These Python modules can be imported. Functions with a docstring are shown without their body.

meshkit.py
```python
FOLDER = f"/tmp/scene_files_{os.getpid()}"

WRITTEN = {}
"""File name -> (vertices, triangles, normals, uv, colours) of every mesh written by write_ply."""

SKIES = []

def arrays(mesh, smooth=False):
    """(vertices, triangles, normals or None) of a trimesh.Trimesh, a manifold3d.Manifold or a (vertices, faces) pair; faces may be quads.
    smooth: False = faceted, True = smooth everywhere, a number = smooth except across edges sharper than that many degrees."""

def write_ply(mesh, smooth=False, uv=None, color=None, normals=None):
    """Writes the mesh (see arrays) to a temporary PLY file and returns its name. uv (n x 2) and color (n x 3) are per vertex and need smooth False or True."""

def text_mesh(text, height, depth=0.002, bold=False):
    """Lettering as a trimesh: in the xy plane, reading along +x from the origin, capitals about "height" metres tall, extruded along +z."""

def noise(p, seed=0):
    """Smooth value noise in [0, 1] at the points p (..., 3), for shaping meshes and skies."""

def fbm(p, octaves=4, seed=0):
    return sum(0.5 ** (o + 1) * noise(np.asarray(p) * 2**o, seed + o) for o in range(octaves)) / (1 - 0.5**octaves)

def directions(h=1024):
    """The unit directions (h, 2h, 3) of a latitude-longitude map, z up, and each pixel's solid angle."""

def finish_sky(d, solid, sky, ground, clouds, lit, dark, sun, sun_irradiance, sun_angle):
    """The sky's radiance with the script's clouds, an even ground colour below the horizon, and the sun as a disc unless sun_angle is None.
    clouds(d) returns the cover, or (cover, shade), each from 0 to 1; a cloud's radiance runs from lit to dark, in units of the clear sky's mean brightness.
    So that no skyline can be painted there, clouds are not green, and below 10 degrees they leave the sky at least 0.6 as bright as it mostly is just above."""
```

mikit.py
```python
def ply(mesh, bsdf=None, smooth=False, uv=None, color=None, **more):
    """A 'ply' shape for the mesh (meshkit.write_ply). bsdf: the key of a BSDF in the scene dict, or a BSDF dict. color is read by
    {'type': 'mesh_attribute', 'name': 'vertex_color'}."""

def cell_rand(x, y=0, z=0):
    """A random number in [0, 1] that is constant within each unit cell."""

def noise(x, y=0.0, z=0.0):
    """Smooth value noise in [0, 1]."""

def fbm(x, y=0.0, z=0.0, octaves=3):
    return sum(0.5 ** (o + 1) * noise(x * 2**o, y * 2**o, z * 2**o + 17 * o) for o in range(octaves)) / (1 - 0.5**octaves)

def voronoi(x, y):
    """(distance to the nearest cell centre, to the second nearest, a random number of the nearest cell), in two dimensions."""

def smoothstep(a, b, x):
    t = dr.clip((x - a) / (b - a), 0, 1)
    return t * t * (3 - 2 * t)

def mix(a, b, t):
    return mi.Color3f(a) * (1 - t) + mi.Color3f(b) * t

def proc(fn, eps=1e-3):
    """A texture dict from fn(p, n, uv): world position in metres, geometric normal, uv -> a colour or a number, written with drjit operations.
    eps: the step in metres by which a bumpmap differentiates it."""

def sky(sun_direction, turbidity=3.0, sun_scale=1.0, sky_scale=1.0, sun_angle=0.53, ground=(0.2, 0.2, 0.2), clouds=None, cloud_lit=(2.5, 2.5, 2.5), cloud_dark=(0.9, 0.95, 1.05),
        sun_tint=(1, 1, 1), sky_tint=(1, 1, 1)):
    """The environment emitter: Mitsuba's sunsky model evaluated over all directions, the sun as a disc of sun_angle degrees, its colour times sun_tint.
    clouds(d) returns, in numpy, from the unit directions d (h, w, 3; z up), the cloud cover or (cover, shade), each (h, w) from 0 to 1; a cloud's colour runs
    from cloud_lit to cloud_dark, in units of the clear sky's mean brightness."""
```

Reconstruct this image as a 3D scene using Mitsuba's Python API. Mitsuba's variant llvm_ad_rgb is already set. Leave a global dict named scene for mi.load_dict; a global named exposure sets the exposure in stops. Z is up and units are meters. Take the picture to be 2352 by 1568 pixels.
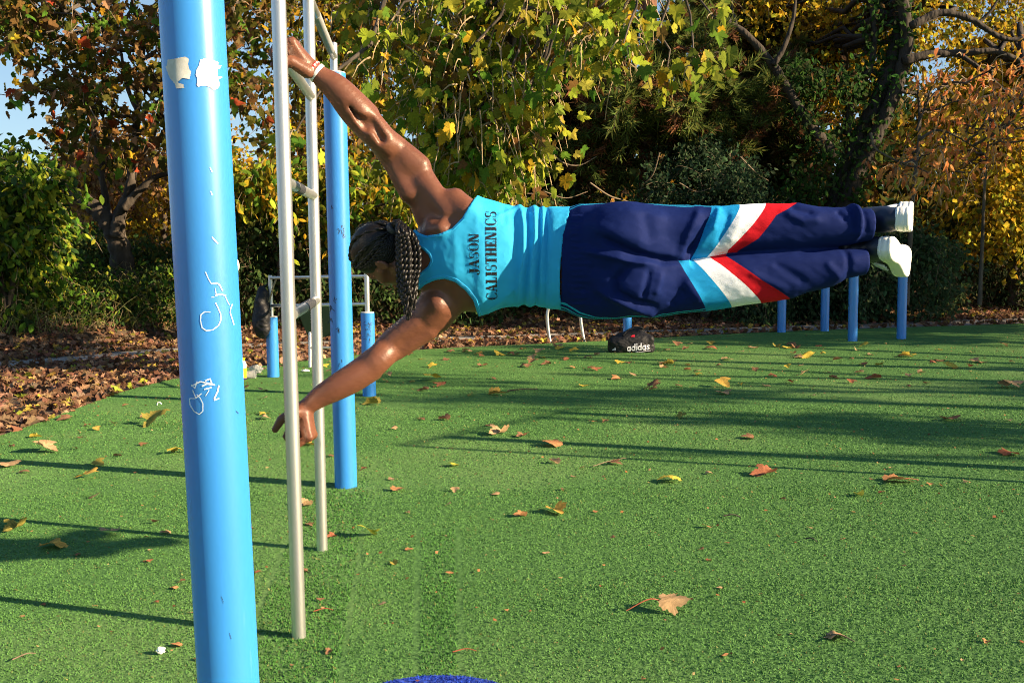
import math, random
import numpy as np
import trimesh, shapely
from shapely.geometry import Polygon, LineString, Point
from shapely.ops import unary_union
import drjit as dr
import mitsuba as mi
import mikit, meshkit
from mikit import proc, noise, fbm, smoothstep, mix, voronoi, cell_rand

T = mi.ScalarTransform4f
rng = np.random.default_rng(7)
scene, labels = {}, {}

# ------------------------------------------------------------------ camera, sky, exposure
CAM_H, FPX, CX, CY = 1.20, 2400.0, 1176.0, 784.0      # eye height; focal length and centre in units of a 2352-wide picture
PITCH, ROLL = math.atan(225 / 2400.0), 0.0101
EYE = np.array([0.0, 0.0, CAM_H])
FWD = np.array([0.0, math.cos(PITCH), -math.sin(PITCH)])
_up = np.array([ROLL, 0.0, 1.0]); _up = _up - FWD * (_up @ FWD); UP = _up / np.linalg.norm(_up)
RIGHT = np.cross(FWD, UP)
scene['camera'] = {'type': 'perspective', 'fov_axis': 'x', 'fov': math.degrees(2 * math.atan(CX / FPX)), 'near_clip': 0.05, 'far_clip': 2000.0,
                   'to_world': T().look_at(origin=EYE.tolist(), target=(EYE + FWD).tolist(), up=UP.tolist())}
SUN = (0.886, -0.306, 0.372)
scene['daylight'] = mikit.sky(SUN, turbidity=2.6, sun_scale=1.3, sky_scale=0.7, sky_tint=(0.97, 1.0, 1.06), sun_angle=0.6, sun_tint=(0.96, 1.0, 1.08))
exposure = 2.95


def at(px, py, Y):
    """World point seen at (px, py) of the 2352-wide picture on the upright plane y = Y."""
    d = FWD + RIGHT * ((px - CX) / FPX) + UP * ((CY - py) / FPX)
    return EYE + d * (Y / d[1])


def ground(px, py, z=0.0):
    d = FWD + RIGHT * ((px - CX) / FPX) + UP * ((CY - py) / FPX)
    return EYE + d * ((z - EYE[2]) / d[2])


# ------------------------------------------------------------------ scene helpers
def key_for(name):
    if name not in scene and name not in labels:
        return name
    k = 1
    while f'{name}_{k:03d}' in scene or f'{name}_{k:03d}' in labels:
        k += 1
    return f'{name}_{k:03d}'


def thing(name, label, cat, group=None):
    key = key_for(name)
    labels[key] = {'label': label, 'category': cat}
    if group:
        labels[key]['group'] = group
    return key


_part_names = {}


def part(parent, name, mesh, bsdf, smooth=False, label=None, kind=None, **kw):
    base = parent + '__' + name
    n = _part_names.get(base, 0); _part_names[base] = n + 1
    key = base if n == 0 else f'{base}_{n:03d}'
    scene[key] = mesh if isinstance(mesh, dict) else mikit.ply(mesh, bsdf, smooth=smooth, **kw)
    if label or kind:
        labels[key] = {}
        if label: labels[key]['label'] = label
        if kind: labels[key]['kind'] = kind
    return key


def single(name, mesh, bsdf, label, cat, smooth=False, group=None, kind=None, **kw):
    key = thing(name, label, cat, group)
    if kind: labels[key]['kind'] = kind
    scene[key] = mesh if isinstance(mesh, dict) else mikit.ply(mesh, bsdf, smooth=smooth, **kw)
    return key


def struct(name, mesh, bsdf, label, cat, smooth=False, **kw):
    return single(name, mesh, bsdf, label, cat, smooth=smooth, kind='structure', **kw)


def cat_meshes(ms):
    vs, fs, o = [], [], 0
    for m in ms:
        v, f = (m.vertices, m.faces) if hasattr(m, 'vertices') else m
        v, f = np.asarray(v, float), np.asarray(f, int)
        vs.append(v); fs.append(f + o); o += len(v)
    return np.vstack(vs), np.vstack(fs)


def tube(pts, rad, sides=8, cap=True):
    """A tube along a polyline with a radius per point, as (vertices, triangles)."""
    p = np.asarray(pts, float); n = len(p)
    r = np.broadcast_to(np.asarray(rad, float), (n,))
    t = np.gradient(p, axis=0); t /= np.linalg.norm(t, axis=1, keepdims=True) + 1e-12
    a = np.array([0, 0, 1.0]) if abs(t[0, 2]) < 0.8 else np.array([1.0, 0, 0])
    u = np.cross(t[0], a); u /= np.linalg.norm(u)
    ring, ang = [], np.arange(sides) * 2 * np.pi / sides
    for i in range(n):
        u = u - t[i] * (u @ t[i]); u /= np.linalg.norm(u) + 1e-12
        w = np.cross(t[i], u)
        ring.append(p[i] + r[i] * (np.cos(ang)[:, None] * u + np.sin(ang)[:, None] * w))
    v = np.vstack(ring)
    i = np.arange(sides); j = (i + 1) % sides
    f = []
    for k in range(n - 1):
        a0, b0 = k * sides, (k + 1) * sides
        f += [np.stack([a0 + i, a0 + j, b0 + j], 1), np.stack([a0 + i, b0 + j, b0 + i], 1)]
    if cap:
        v = np.vstack([v, p[0], p[-1]])
        c0, c1 = n * sides, n * sides + 1
        f += [np.stack([i * 0 + c0, j, i], 1), np.stack([i * 0 + c1, (n - 1) * sides + i, (n - 1) * sides + j], 1)]
    return v, np.vstack(f)


def rod(p0, p1, r, sides=28, bevel=0.004):
    """A straight pipe with eased ends."""
    p0, p1 = np.asarray(p0, float), np.asarray(p1, float)
    d = (p1 - p0); L = np.linalg.norm(d); d /= L
    b = min(bevel, r * 0.5)
    return tube([p0, p0 + d * 1e-4, p0 + d * b, p1 - d * b, p1 - d * 1e-4, p1], [r - b, r - b, r, r, r - b, r - b], sides)


def spline(pts, n):
    """Catmull-Rom through the points, n samples."""
    p = np.asarray(pts, float)
    q = np.vstack([2 * p[0] - p[1], p, 2 * p[-1] - p[-2]])
    s = np.linspace(0, len(p) - 1 - 1e-9, n); k = s.astype(int); t = (s - k)[:, None]
    a, b, c, d = q[k], q[k + 1], q[k + 2], q[k + 3]
    return 0.5 * (2 * b + (c - a) * t + (2 * a - 5 * b + 4 * c - d) * t ** 2 + (3 * b - a - 3 * c + d) * t ** 3)


def subdivide(v, f, size):
    m = trimesh.Trimesh(v, f, process=False)
    v2, f2 = trimesh.remesh.subdivide_to_size(m.vertices, m.faces, size, max_iter=12)
    m = trimesh.Trimesh(v2, f2, process=True)
    return np.array(m.vertices), np.array(m.faces)


def flat(poly, z=0.0, size=None):
    """A shapely polygon as an upward sheet at height z."""
    vs, fs, o = [], [], 0
    for g in getattr(poly, 'geoms', [poly]):
        v, f = trimesh.creation.triangulate_polygon(g, engine='earcut')
        vs.append(v); fs.append(f + o); o += len(v)
    v, f = np.vstack(vs), np.vstack(fs)
    v = np.column_stack([v, np.full(len(v), z)])
    if size:
        v, f = subdivide(v, f, size)
    n = np.cross(v[f[:, 1]] - v[f[:, 0]], v[f[:, 2]] - v[f[:, 0]])[:, 2]
    f[n < 0] = f[n < 0][:, ::-1]
    return v, f


def rgb(*c):
    return {'type': 'rgb', 'value': list(c)}


def two(b):
    return {'type': 'twosided', 'bsdf': b}


def principled(color, rough=0.5, **kw):
    c = color if isinstance(color, dict) else rgb(*color)
    return {'type': 'principled', 'base_color': c, 'roughness': rough, **kw}


VC = {'type': 'mesh_attribute', 'name': 'vertex_color'}

# ------------------------------------------------------------------ signed-distance modelling (for the person, bags, shoes)
class Field:
    def __init__(self, lo, hi, h):
        self.lo, self.h = np.asarray(lo, float), h
        self.n = np.ceil((np.asarray(hi, float) - self.lo) / h).astype(int) + 1
        self.F = np.full(self.n, 0.5, np.float32)
        self.ax = [self.lo[i] + np.arange(self.n[i]) * h for i in range(3)]

    def box(self, lo, hi):
        a = np.clip(np.floor((np.asarray(lo) - self.lo) / self.h).astype(int), 0, self.n - 1)
        b = np.clip(np.ceil((np.asarray(hi) - self.lo) / self.h).astype(int) + 1, 0, self.n)
        sl = tuple(slice(i, j) for i, j in zip(a, b))
        g = np.meshgrid(*[self.ax[i][sl[i]] for i in range(3)], indexing='ij', sparse=True)
        return sl, g

    def blend(self, sl, d, k, cut=False):
        F = self.F[sl]
        if cut: F = -F
        if k > 0:
            hh = np.clip(0.5 + 0.5 * (F - d) / k, 0, 1)
            out = F * (1 - hh) + d * hh - k * hh * (1 - hh)
        else:
            out = np.minimum(F, d)
        if cut:
            out = -out
        self.F[sl] = out

    def capsule(self, p0, p1, r0, r1=None, k=0.01, cut=False):
        r1 = r0 if r1 is None else r1
        p0, p1 = np.asarray(p0, float), np.asarray(p1, float)
        m = max(r0, r1) + k + 3 * self.h + 0.02
        sl, (x, y, z) = self.box(np.minimum(p0, p1) - m, np.maximum(p0, p1) + m)
        d = p1 - p0; L2 = d @ d + 1e-12
        t = np.clip(((x - p0[0]) * d[0] + (y - p0[1]) * d[1] + (z - p0[2]) * d[2]) / L2, 0, 1)
        q = np.sqrt((x - p0[0] - t * d[0]) ** 2 + (y - p0[1] - t * d[1]) ** 2 + (z - p0[2] - t * d[2]) ** 2) - (r0 + (r1 - r0) * t)
        self.blend(sl, q.astype(np.float32), k, cut)

    def chain(self, pts, rs, k=0.01, smooth=0):
        """A tapering limb through the points, blended once into what is there."""
        pts, rs = np.asarray(pts, float), np.asarray(rs, float)
        if smooth:
            q = spline(np.column_stack([pts, rs]), smooth); pts, rs = q[:, :3], q[:, 3]
        m = rs.max() + k + 3 * self.h + 0.02
        sl, (x, y, z) = self.box(pts.min(0) - m, pts.max(0) + m)
        best = None
        for a, b, ra, rb in zip(pts[:-1], pts[1:], rs[:-1], rs[1:]):
            d = b - a; t = np.clip(((x - a[0]) * d[0] + (y - a[1]) * d[1] + (z - a[2]) * d[2]) / (d @ d + 1e-12), 0, 1)
            q = np.sqrt((x - a[0] - t * d[0]) ** 2 + (y - a[1] - t * d[1]) ** 2 + (z - a[2] - t * d[2]) ** 2) - (ra + (rb - ra) * t)
            best = q if best is None else np.minimum(best, q)
        self.blend(sl, best.astype(np.float32), k)

    def ellipsoid(self, c, axes, radii, k=0.01, cut=False):
        """axes: 3 x 3, rows unit vectors."""
        c, A, R = np.asarray(c, float), np.asarray(axes, float), np.asarray(radii, float)
        m = R.max() + k + 3 * self.h + 0.02
        sl, (x, y, z) = self.box(c - m, c + m)
        x, y, z = x - c[0], y - c[1], z - c[2]
        q = [(A[i, 0] * x + A[i, 1] * y + A[i, 2] * z) for i in range(3)]
        k0 = np.sqrt(sum((q[i] / R[i]) ** 2 for i in range(3))) + 1e-9
        k1 = np.sqrt(sum((q[i] / R[i] ** 2) ** 2 for i in range(3))) + 1e-9
        self.blend(sl, (k0 * (k0 - 1) / k1).astype(np.float32), k, cut)

    def mesh(self):
        F, h = self.F, self.h
        ins = F < 0
        n = np.array(F.shape) - 1
        pos = np.zeros((*n, 3), np.float32); cnt = np.zeros(n, np.int16)
        corner = [(a, b, c) for a in (0, 1) for b in (0, 1) for c in (0, 1)]
        def sub(A, o): return A[o[0]:o[0] + n[0], o[1]:o[1] + n[1], o[2]:o[2] + n[2]]
        for axis in range(3):
            for o in corner:
                if o[axis]: continue
                e = list(o); e[axis] = 1
                a, b = sub(F, o), sub(F, tuple(e))
                m = (a < 0) != (b < 0)
                ii = np.nonzero(m)
                t = a[ii] / (a[ii] - b[ii])
                for q in range(3):
                    pos[(*ii, q)] += o[q] + (t if q == axis else 0)
                cnt[ii] += 1
        act = cnt > 0
        idx = np.full(n, -1); idx[act] = np.arange(act.sum())
        cells = np.argwhere(act)
        v = self.lo + h * (cells + pos[act] / cnt[act][:, None])
        faces = []
        for axis in range(3):
            u, w = [(1, 2), (2, 0), (0, 1)][axis]
            s0 = [slice(None)] * 3; s1 = [slice(None)] * 3
            s0[axis], s1[axis] = slice(0, -1), slice(1, None)
            a, b = ins[tuple(s0)], ins[tuple(s1)]
            for flip in (False, True):
                e = np.argwhere((a & ~b) if not flip else (~a & b))
                ok = (e[:, u] > 0) & (e[:, w] > 0) & (e[:, u] < n[u]) & (e[:, w] < n[w])
                e = e[ok]
                def at_(du, dw):
                    c = e.copy(); c[:, u] -= du; c[:, w] -= dw
                    return idx[tuple(c.T)]
                q = np.stack([at_(1, 1), at_(0, 1), at_(0, 0), at_(1, 0)], 1)
                faces.append(q[:, ::-1] if flip else q)
        q = np.vstack(faces)
        q = q[(q >= 0).all(1)]
        f = np.vstack([q[:, [0, 1, 2]], q[:, [0, 2, 3]]])
        return v, f


def normals_of(v, f):
    n = np.zeros_like(v); c = np.cross(v[f[:, 1]] - v[f[:, 0]], v[f[:, 2]] - v[f[:, 0]])
    for k in range(3): np.add.at(n, f[:, k], c)
    return n / (np.linalg.norm(n, axis=1, keepdims=True) + 1e-12)


def relax(v, f, it=4, lam=0.5, mu=-0.52):
    """Taubin smoothing with plain neighbour means."""
    import scipy.sparse as sp
    n = len(v); a = np.concatenate([f[:, 0], f[:, 1], f[:, 2]]); b = np.concatenate([f[:, 1], f[:, 2], f[:, 0]])
    A = sp.coo_matrix((np.ones(2 * len(a)), (np.concatenate([a, b]), np.concatenate([b, a]))), (n, n)).tocsr(); A.data[:] = 1
    W = sp.diags(1 / np.maximum(np.asarray(A.sum(1)).ravel(), 1)) @ A
    v = np.array(v, float)
    for _ in range(it):
        v = v + lam * (W @ v - v); v = v + mu * (W @ v - v)
    return v


def poly_dist(px, pz, poly):
    """Signed distance (negative inside) of the points to a closed 2-D polygon."""
    P = np.asarray(poly, float); Q = np.roll(P, -1, 0)
    x, z = np.ravel(px), np.ravel(pz)
    best = np.full(x.shape, 1e9); ins = np.zeros(x.shape, bool)
    for a, b in zip(P, Q):
        d = b - a; t = np.clip(((x - a[0]) * d[0] + (z - a[1]) * d[1]) / (d @ d + 1e-12), 0, 1)
        best = np.minimum(best, (x - a[0] - t * d[0]) ** 2 + (z - a[1] - t * d[1]) ** 2)
        c = (a[1] > z) != (b[1] > z)
        ins ^= c & (x < (b[0] - a[0]) * (z - a[1]) / (b[1] - a[1] + 1e-15) + a[0])
    d = np.sqrt(best)
    return np.where(ins, -d, d).reshape(np.shape(px))


def line_dist(x, z, pts):
    P = np.asarray(pts, float)
    best = np.full(x.shape, 1e9); along = np.zeros(x.shape)
    n = len(P) - 1
    for i, (a, b) in enumerate(zip(P[:-1], P[1:])):
        d = b - a; t = np.clip(((x - a[0]) * d[0] + (z - a[1]) * d[1]) / (d @ d + 1e-12), 0, 1)
        q = (x - a[0] - t * d[0]) ** 2 + (z - a[1] - t * d[1]) ** 2
        along = np.where(q < best, (i + t) / n, along); best = np.minimum(best, q)
    return np.sqrt(best), along
# ------------------------------------------------------------------ materials of the setting
def turf_fn(p, n, uv):
    f1, f2, r = voronoi(p.x * 160, p.y * 160)
    g = fbm(p.x * 45, p.y * 45, 0, 3)
    broad = fbm(p.x * 1.1, p.y * 1.3, 3, 3)
    a = mix((0.050, 0.130, 0.032), (0.104, 0.226, 0.064), dr.clip(r * 0.55 + g * 0.75 - 0.2, 0, 1))
    return mix(a, (0.140, 0.240, 0.078), smoothstep(0.5, 0.8, broad) * 0.55)


def turf_bump(p, n, uv):
    f1, f2, r = voronoi(p.x * 130, p.y * 130)
    return (r * 0.7 + fbm(p.x * 70, p.y * 70, 0, 2) * 0.6) * 0.011


scene['mat_turf'] = two({'type': 'bumpmap', 'bump': proc(turf_bump, 2e-3), 'scale': 1.0, 'bsdf': principled(proc(turf_fn), 0.75, specular=0.25)})
scene['mat_tuft'] = two(principled(VC, 0.75, specular=0.12))
scene['mat_earth'] = two(principled(proc(lambda p, n, uv: mix((0.06, 0.04, 0.025), (0.14, 0.095, 0.06), fbm(p.x * 3, p.y * 3, 0, 4))), 0.9))
scene['mat_path'] = two(principled(proc(lambda p, n, uv: mix((0.14, 0.13, 0.125), (0.26, 0.24, 0.22), fbm(p.x * 18, p.y * 18, 0, 4))), 0.9))
scene['mat_leaf'] = {'type': 'principledthin', 'base_color': VC, 'roughness': 0.42, 'diff_trans': 0.75, 'spec_trans': 0.0, 'eta': 1.4}
scene['mat_dryleaf'] = {'type': 'principledthin', 'base_color': VC, 'roughness': 0.6, 'diff_trans': 0.35, 'spec_trans': 0.0, 'eta': 1.3}


def bark_fn(p, n, uv):
    a = fbm(p.x * 9, p.y * 9, p.z * 2.2, 4)
    return mix((0.030, 0.024, 0.019), (0.115, 0.090, 0.070), smoothstep(0.25, 0.75, a))


scene['mat_bark'] = two({'type': 'bumpmap', 'bump': proc(lambda p, n, uv: fbm(p.x * 16, p.y * 16, p.z * 4, 3) * 0.03, 4e-3), 'scale': 1.0, 'bsdf': principled(proc(bark_fn), 0.9)})
scene['mat_darkbark'] = two({'type': 'bumpmap', 'bump': proc(lambda p, n, uv: fbm(p.x * 16, p.y * 16, p.z * 4, 3) * 0.04, 4e-3), 'scale': 1.0, 'bsdf': principled(proc(lambda p, n, uv: mix((0.014, 0.011, 0.009), (0.060, 0.045, 0.034), fbm(p.x * 9, p.y * 9, p.z * 2.2, 4))), 0.9)})
scene['mat_redbark'] = two({'type': 'bumpmap', 'bump': proc(lambda p, n, uv: fbm(p.x * 22, p.y * 22, p.z * 2, 3) * 0.05, 4e-3), 'scale': 1.0, 'bsdf': principled(proc(lambda p, n, uv: mix((0.09, 0.035, 0.02), (0.26, 0.12, 0.07), fbm(p.x * 20, p.y * 20, p.z * 3, 3))), 0.9)})
scene['mat_twig'] = two(principled((0.20, 0.145, 0.095), 0.8))

# ------------------------------------------------------------------ ground, turf, path
BANK = np.array([[-30, 3], [-9, 9.6], [-5.6, 11.7], [-3.3, 13.4], [0.9, 14.5], [7.4, 16.2], [16, 18.5], [40, 22]])
PATH = np.array([[-40, -4], [-16, 5.2], [-9.5, 8.6], [-5.3, 10.7], [-3.3, 12.35], [0.9, 13.5], [7.4, 15.2], [16, 17.4], [40, 21]])


def ground_z(x, y):
    """Height of the earth: flat, with a low bank rising behind the path."""
    x, y = np.asarray(x, float), np.asarray(y, float)
    yb = np.interp(x, BANK[:, 0], BANK[:, 1])
    t = np.clip((y - yb) / 2.6, 0, 1); t = t * t * (3 - 2 * t)
    hgt = np.interp(x, [-12, -5, -1, 3, 20], [0.62, 0.50, 0.32, 0.22, 0.34])
    nz = meshkit.fbm(np.stack([x * 0.7, y * 0.7, x * 0], -1), 3, 5) - 0.5
    return t * (hgt + 0.25 * nz) + np.clip((y - yb - 2.6) / 40, 0, 1) * 0.8


gx = np.unique(np.concatenate([np.linspace(-20, 22, 150), [-900, -300, -120, -60, -35, 35, 60, 120, 300, 900]]))
gy = np.unique(np.concatenate([np.linspace(7, 24, 90), [-900, -300, -100, -40, -15, -4, 0, 3, 28, 34, 45, 60, 120, 300, 900]]))
X, Y = np.meshgrid(gx, gy, indexing='ij')
V = np.stack([X, Y, ground_z(X, Y)], -1).reshape(-1, 3)
i, j = np.meshgrid(np.arange(len(gx) - 1), np.arange(len(gy) - 1), indexing='ij')
a = (i * len(gy) + j).ravel()
Fq = np.stack([a, a + len(gy), a + len(gy) + 1, a + 1], 1)
struct('ground', (V, Fq), 'mat_earth', 'brown earth under the trees and fallen leaves', 'ground', smooth=True)

pw = 0.42
pl = spline(PATH, 160)
path_poly = LineString(pl[:, :2]).buffer(pw, cap_style='flat')
struct('path', flat(path_poly, 0.004), 'mat_path', 'narrow grey tarmac path behind the green turf', 'path')

edge = [(-4.6, -9), (-4.0, -2), (-3.75, 2), (-3.45, 5.2), (-3.27, 6.67), (-3.24, 7.6), (-3.22, 8.6), (-3.0, 9.5), (-2.2, 10.7), (-1.1, 11.75), (0.86, 12.55), (3.6, 13.7), (7.3, 14.6), (12, 15.6), (16, 16.2)]
turf_poly = Polygon([tuple(p) for p in spline(edge, 120)] + [(24, 17), (24, -9)])
_mt = ground(1010, 1563); mat_r = 0.27; mat_c = np.array([_mt[0], _mt[1] - mat_r])
struct('turf', flat(turf_poly, 0.012), 'mat_turf', 'bright green artificial turf of the exercise ground', 'turf')
# rectangular repair strips let into the turf
lad_a, lad_b = ground(684, 1470), ground(738, 1270)
lad_d = (lad_b - lad_a)[:2] / np.linalg.norm((lad_b - lad_a)[:2]); lad_n = np.array([lad_d[1], -lad_d[0]])
strip1 = Polygon([tuple(ground(x, y)[:2]) for x, y in ((962, 1222), (1052, 1220), (1062, 1640), (952, 1640))])
c0 = lad_a[:2]
strip2 = Polygon([tuple(c0 + lad_d * s + lad_n * t) for s, t in ((-1.4, -.15), (-1.4, .15), (2.15, .15), (2.15, -.15))])
# the round blue turf disc
circ = Point(*mat_c).buffer(mat_r, 64)


def bluegrass(p, n, uv):
    f1, f2, r = voronoi(p.x * 170, p.y * 170)
    return mix((0.006, 0.016, 0.16), (0.02, 0.07, 0.52), r)


scene['mat_blueturf'] = two({'type': 'bumpmap', 'bump': proc(turf_bump, 2e-3), 'scale': 1.0, 'bsdf': principled(proc(bluegrass), 0.7)})
struct('blue_turf_disc', flat(circ, 0.017, 0.03), 'mat_blueturf', 'round royal blue turf disc let into the green turf at the bottom edge', 'turf')


# tufts of the artificial turf near the camera, real blades
def tufts(xy, h, w, cols, z0):
    n = len(xy)
    ang = rng.uniform(0, 2 * np.pi, n); lean = rng.uniform(0.2, 1.0, n); la = rng.uniform(0, 2 * np.pi, n)
    hh = h * rng.uniform(0.6, 1.25, n); ww = w * rng.uniform(0.7, 1.3, n)
    b = np.stack([np.cos(ang), np.sin(ang), 0 * ang], 1) * ww[:, None] / 2
    base = np.column_stack([xy, np.full(n, z0)])
    tip = base + np.stack([np.cos(la) * lean * hh, np.sin(la) * lean * hh, hh], 1)
    v = np.stack([base - b, base + b, tip], 1).reshape(-1, 3)
    f = np.arange(3 * n).reshape(-1, 3)
    return v, f, np.repeat(cols, 3, 0)


def turf_cols(n, a=(0.076, 0.188, 0.047), b=(0.110, 0.248, 0.066)):
    t = rng.beta(1.6, 1.8, n)[:, None]
    c = np.array(a) * (1 - t) + np.array(b) * t
    dry = rng.random(n) < 0.03
    c[dry] = np.array([0.20, 0.20, 0.07]) * rng.uniform(0.7, 1.2, (dry.sum(), 1))
    return c


def rand_in(n, x0, x1, y0, y1):
    return np.column_stack([rng.uniform(x0, x1, n), rng.uniform(y0, y1, n)])


pts = []
for y0, y1, dens in ((1.55, 2.6, 30000), (2.6, 3.6, 19000), (3.6, 5.0, 10000), (5.0, 7.5, 4200), (7.5, 12.0, 1100)):
    xr = y1 * 0.52 + 0.1
    pts.append(rand_in(int(dens * 2 * xr * (y1 - y0)), -xr, xr, y0, y1))
pts = np.vstack(pts)
inside = np.hypot(pts[:, 0] - mat_c[0], pts[:, 1] - mat_c[1]) < mat_r
inturf = shapely.contains_xy(turf_poly, pts[:, 0], pts[:, 1])
s1, s2 = shapely.contains_xy(strip1, pts[:, 0], pts[:, 1]), shapely.contains_xy(strip2, pts[:, 0], pts[:, 1])
e1 = shapely.distance(shapely.points(pts), strip1.exterior) < 0.011
e2 = (shapely.distance(shapely.points(pts), strip2.exterior) < 0.009) & (pts[:, 1] < 4.3)
seam = (e1 | e2) & ~inside
keep = inturf & ~inside & ~seam & (rng.random(len(pts)) > np.clip((pts[:, 1] - 6) / 6, 0, 1))
patch = keep & (s1 | s2)
main = keep & ~(s1 | s2)
h_of = 0.0048 + 0.0005 * pts[:, 1]
v, f, c = tufts(pts[main], h_of[main], 0.0026 + 0.0008 * pts[main][:, 1], turf_cols(main.sum()), 0.011)
single('turf_blades', (v, f), 'mat_tuft', 'short green plastic blades covering the turf', 'grass', kind='stuff', color=c)
v, f, c = tufts(pts[patch], h_of[patch] + 0.0025, 0.0030 + 0.0008 * pts[patch][:, 1], turf_cols(patch.sum(), (0.050, 0.155, 0.033), (0.084, 0.215, 0.048)), 0.011)
single('turf_patch_blades', (v, f), 'mat_tuft', 'longer green blades of the rectangular turf repair strips', 'grass', kind='stuff', color=c)
blue_pts = pts[inside]
bc = np.array([0.008, 0.02, 0.20]) + rng.random((len(blue_pts), 1)) * np.array([0.02, 0.07, 0.42])
v, f, c = tufts(blue_pts, 0.007, 0.0040, bc, 0.016)
single('blue_turf_blades', (v, f), 'mat_tuft', 'royal blue plastic blades on the round turf disc', 'grass', kind='stuff', color=c)
# ------------------------------------------------------------------ exercise equipment
def blue_fn(p, n, uv):
    a = fbm(p.x * 6, p.y * 6, p.z * 2.5, 3)
    sc = noise(p.x * 120, p.y * 120, p.z * 9)
    c = mix((0.026, 0.205, 0.62), (0.036, 0.250, 0.70), a)
    return mix(c, (0.10, 0.30, 0.70), smoothstep(0.80, 0.97, sc) * smoothstep(0.50, 0.72, fbm(p.x * 9, p.y * 9, p.z * 6, 3)) * 0.7)


scene['mat_blue'] = two(principled(proc(blue_fn), 0.30, specular=0.6, clearcoat=1.0, clearcoat_gloss=0.93))
scene['mat_steel'] = two(principled(proc(lambda p, n, uv: mix((0.62, 0.62, 0.615), (0.78, 0.78, 0.77), fbm(p.x * 40, p.y * 40, p.z * 3, 3))), 0.38, metallic=0.88, specular=0.5))
scene['mat_tape'] = two(principled((0.035, 0.037, 0.045), 0.6))
scene['mat_greytape'] = two(principled((0.30, 0.30, 0.31), 0.55))
scene['mat_paper'] = two(principled(proc(lambda p, n, uv: mix((0.42, 0.42, 0.40), (0.72, 0.72, 0.70), fbm(p.x * 60, p.y * 60, p.z * 60, 4))), 0.8))
scene['mat_whitepaper'] = two(principled((0.85, 0.85, 0.83), 0.75))
scene['mat_scratch'] = two(principled((0.66, 0.76, 0.84), 0.6))
scene['mat_ink'] = two(principled((0.02, 0.03, 0.06), 0.6))

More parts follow.
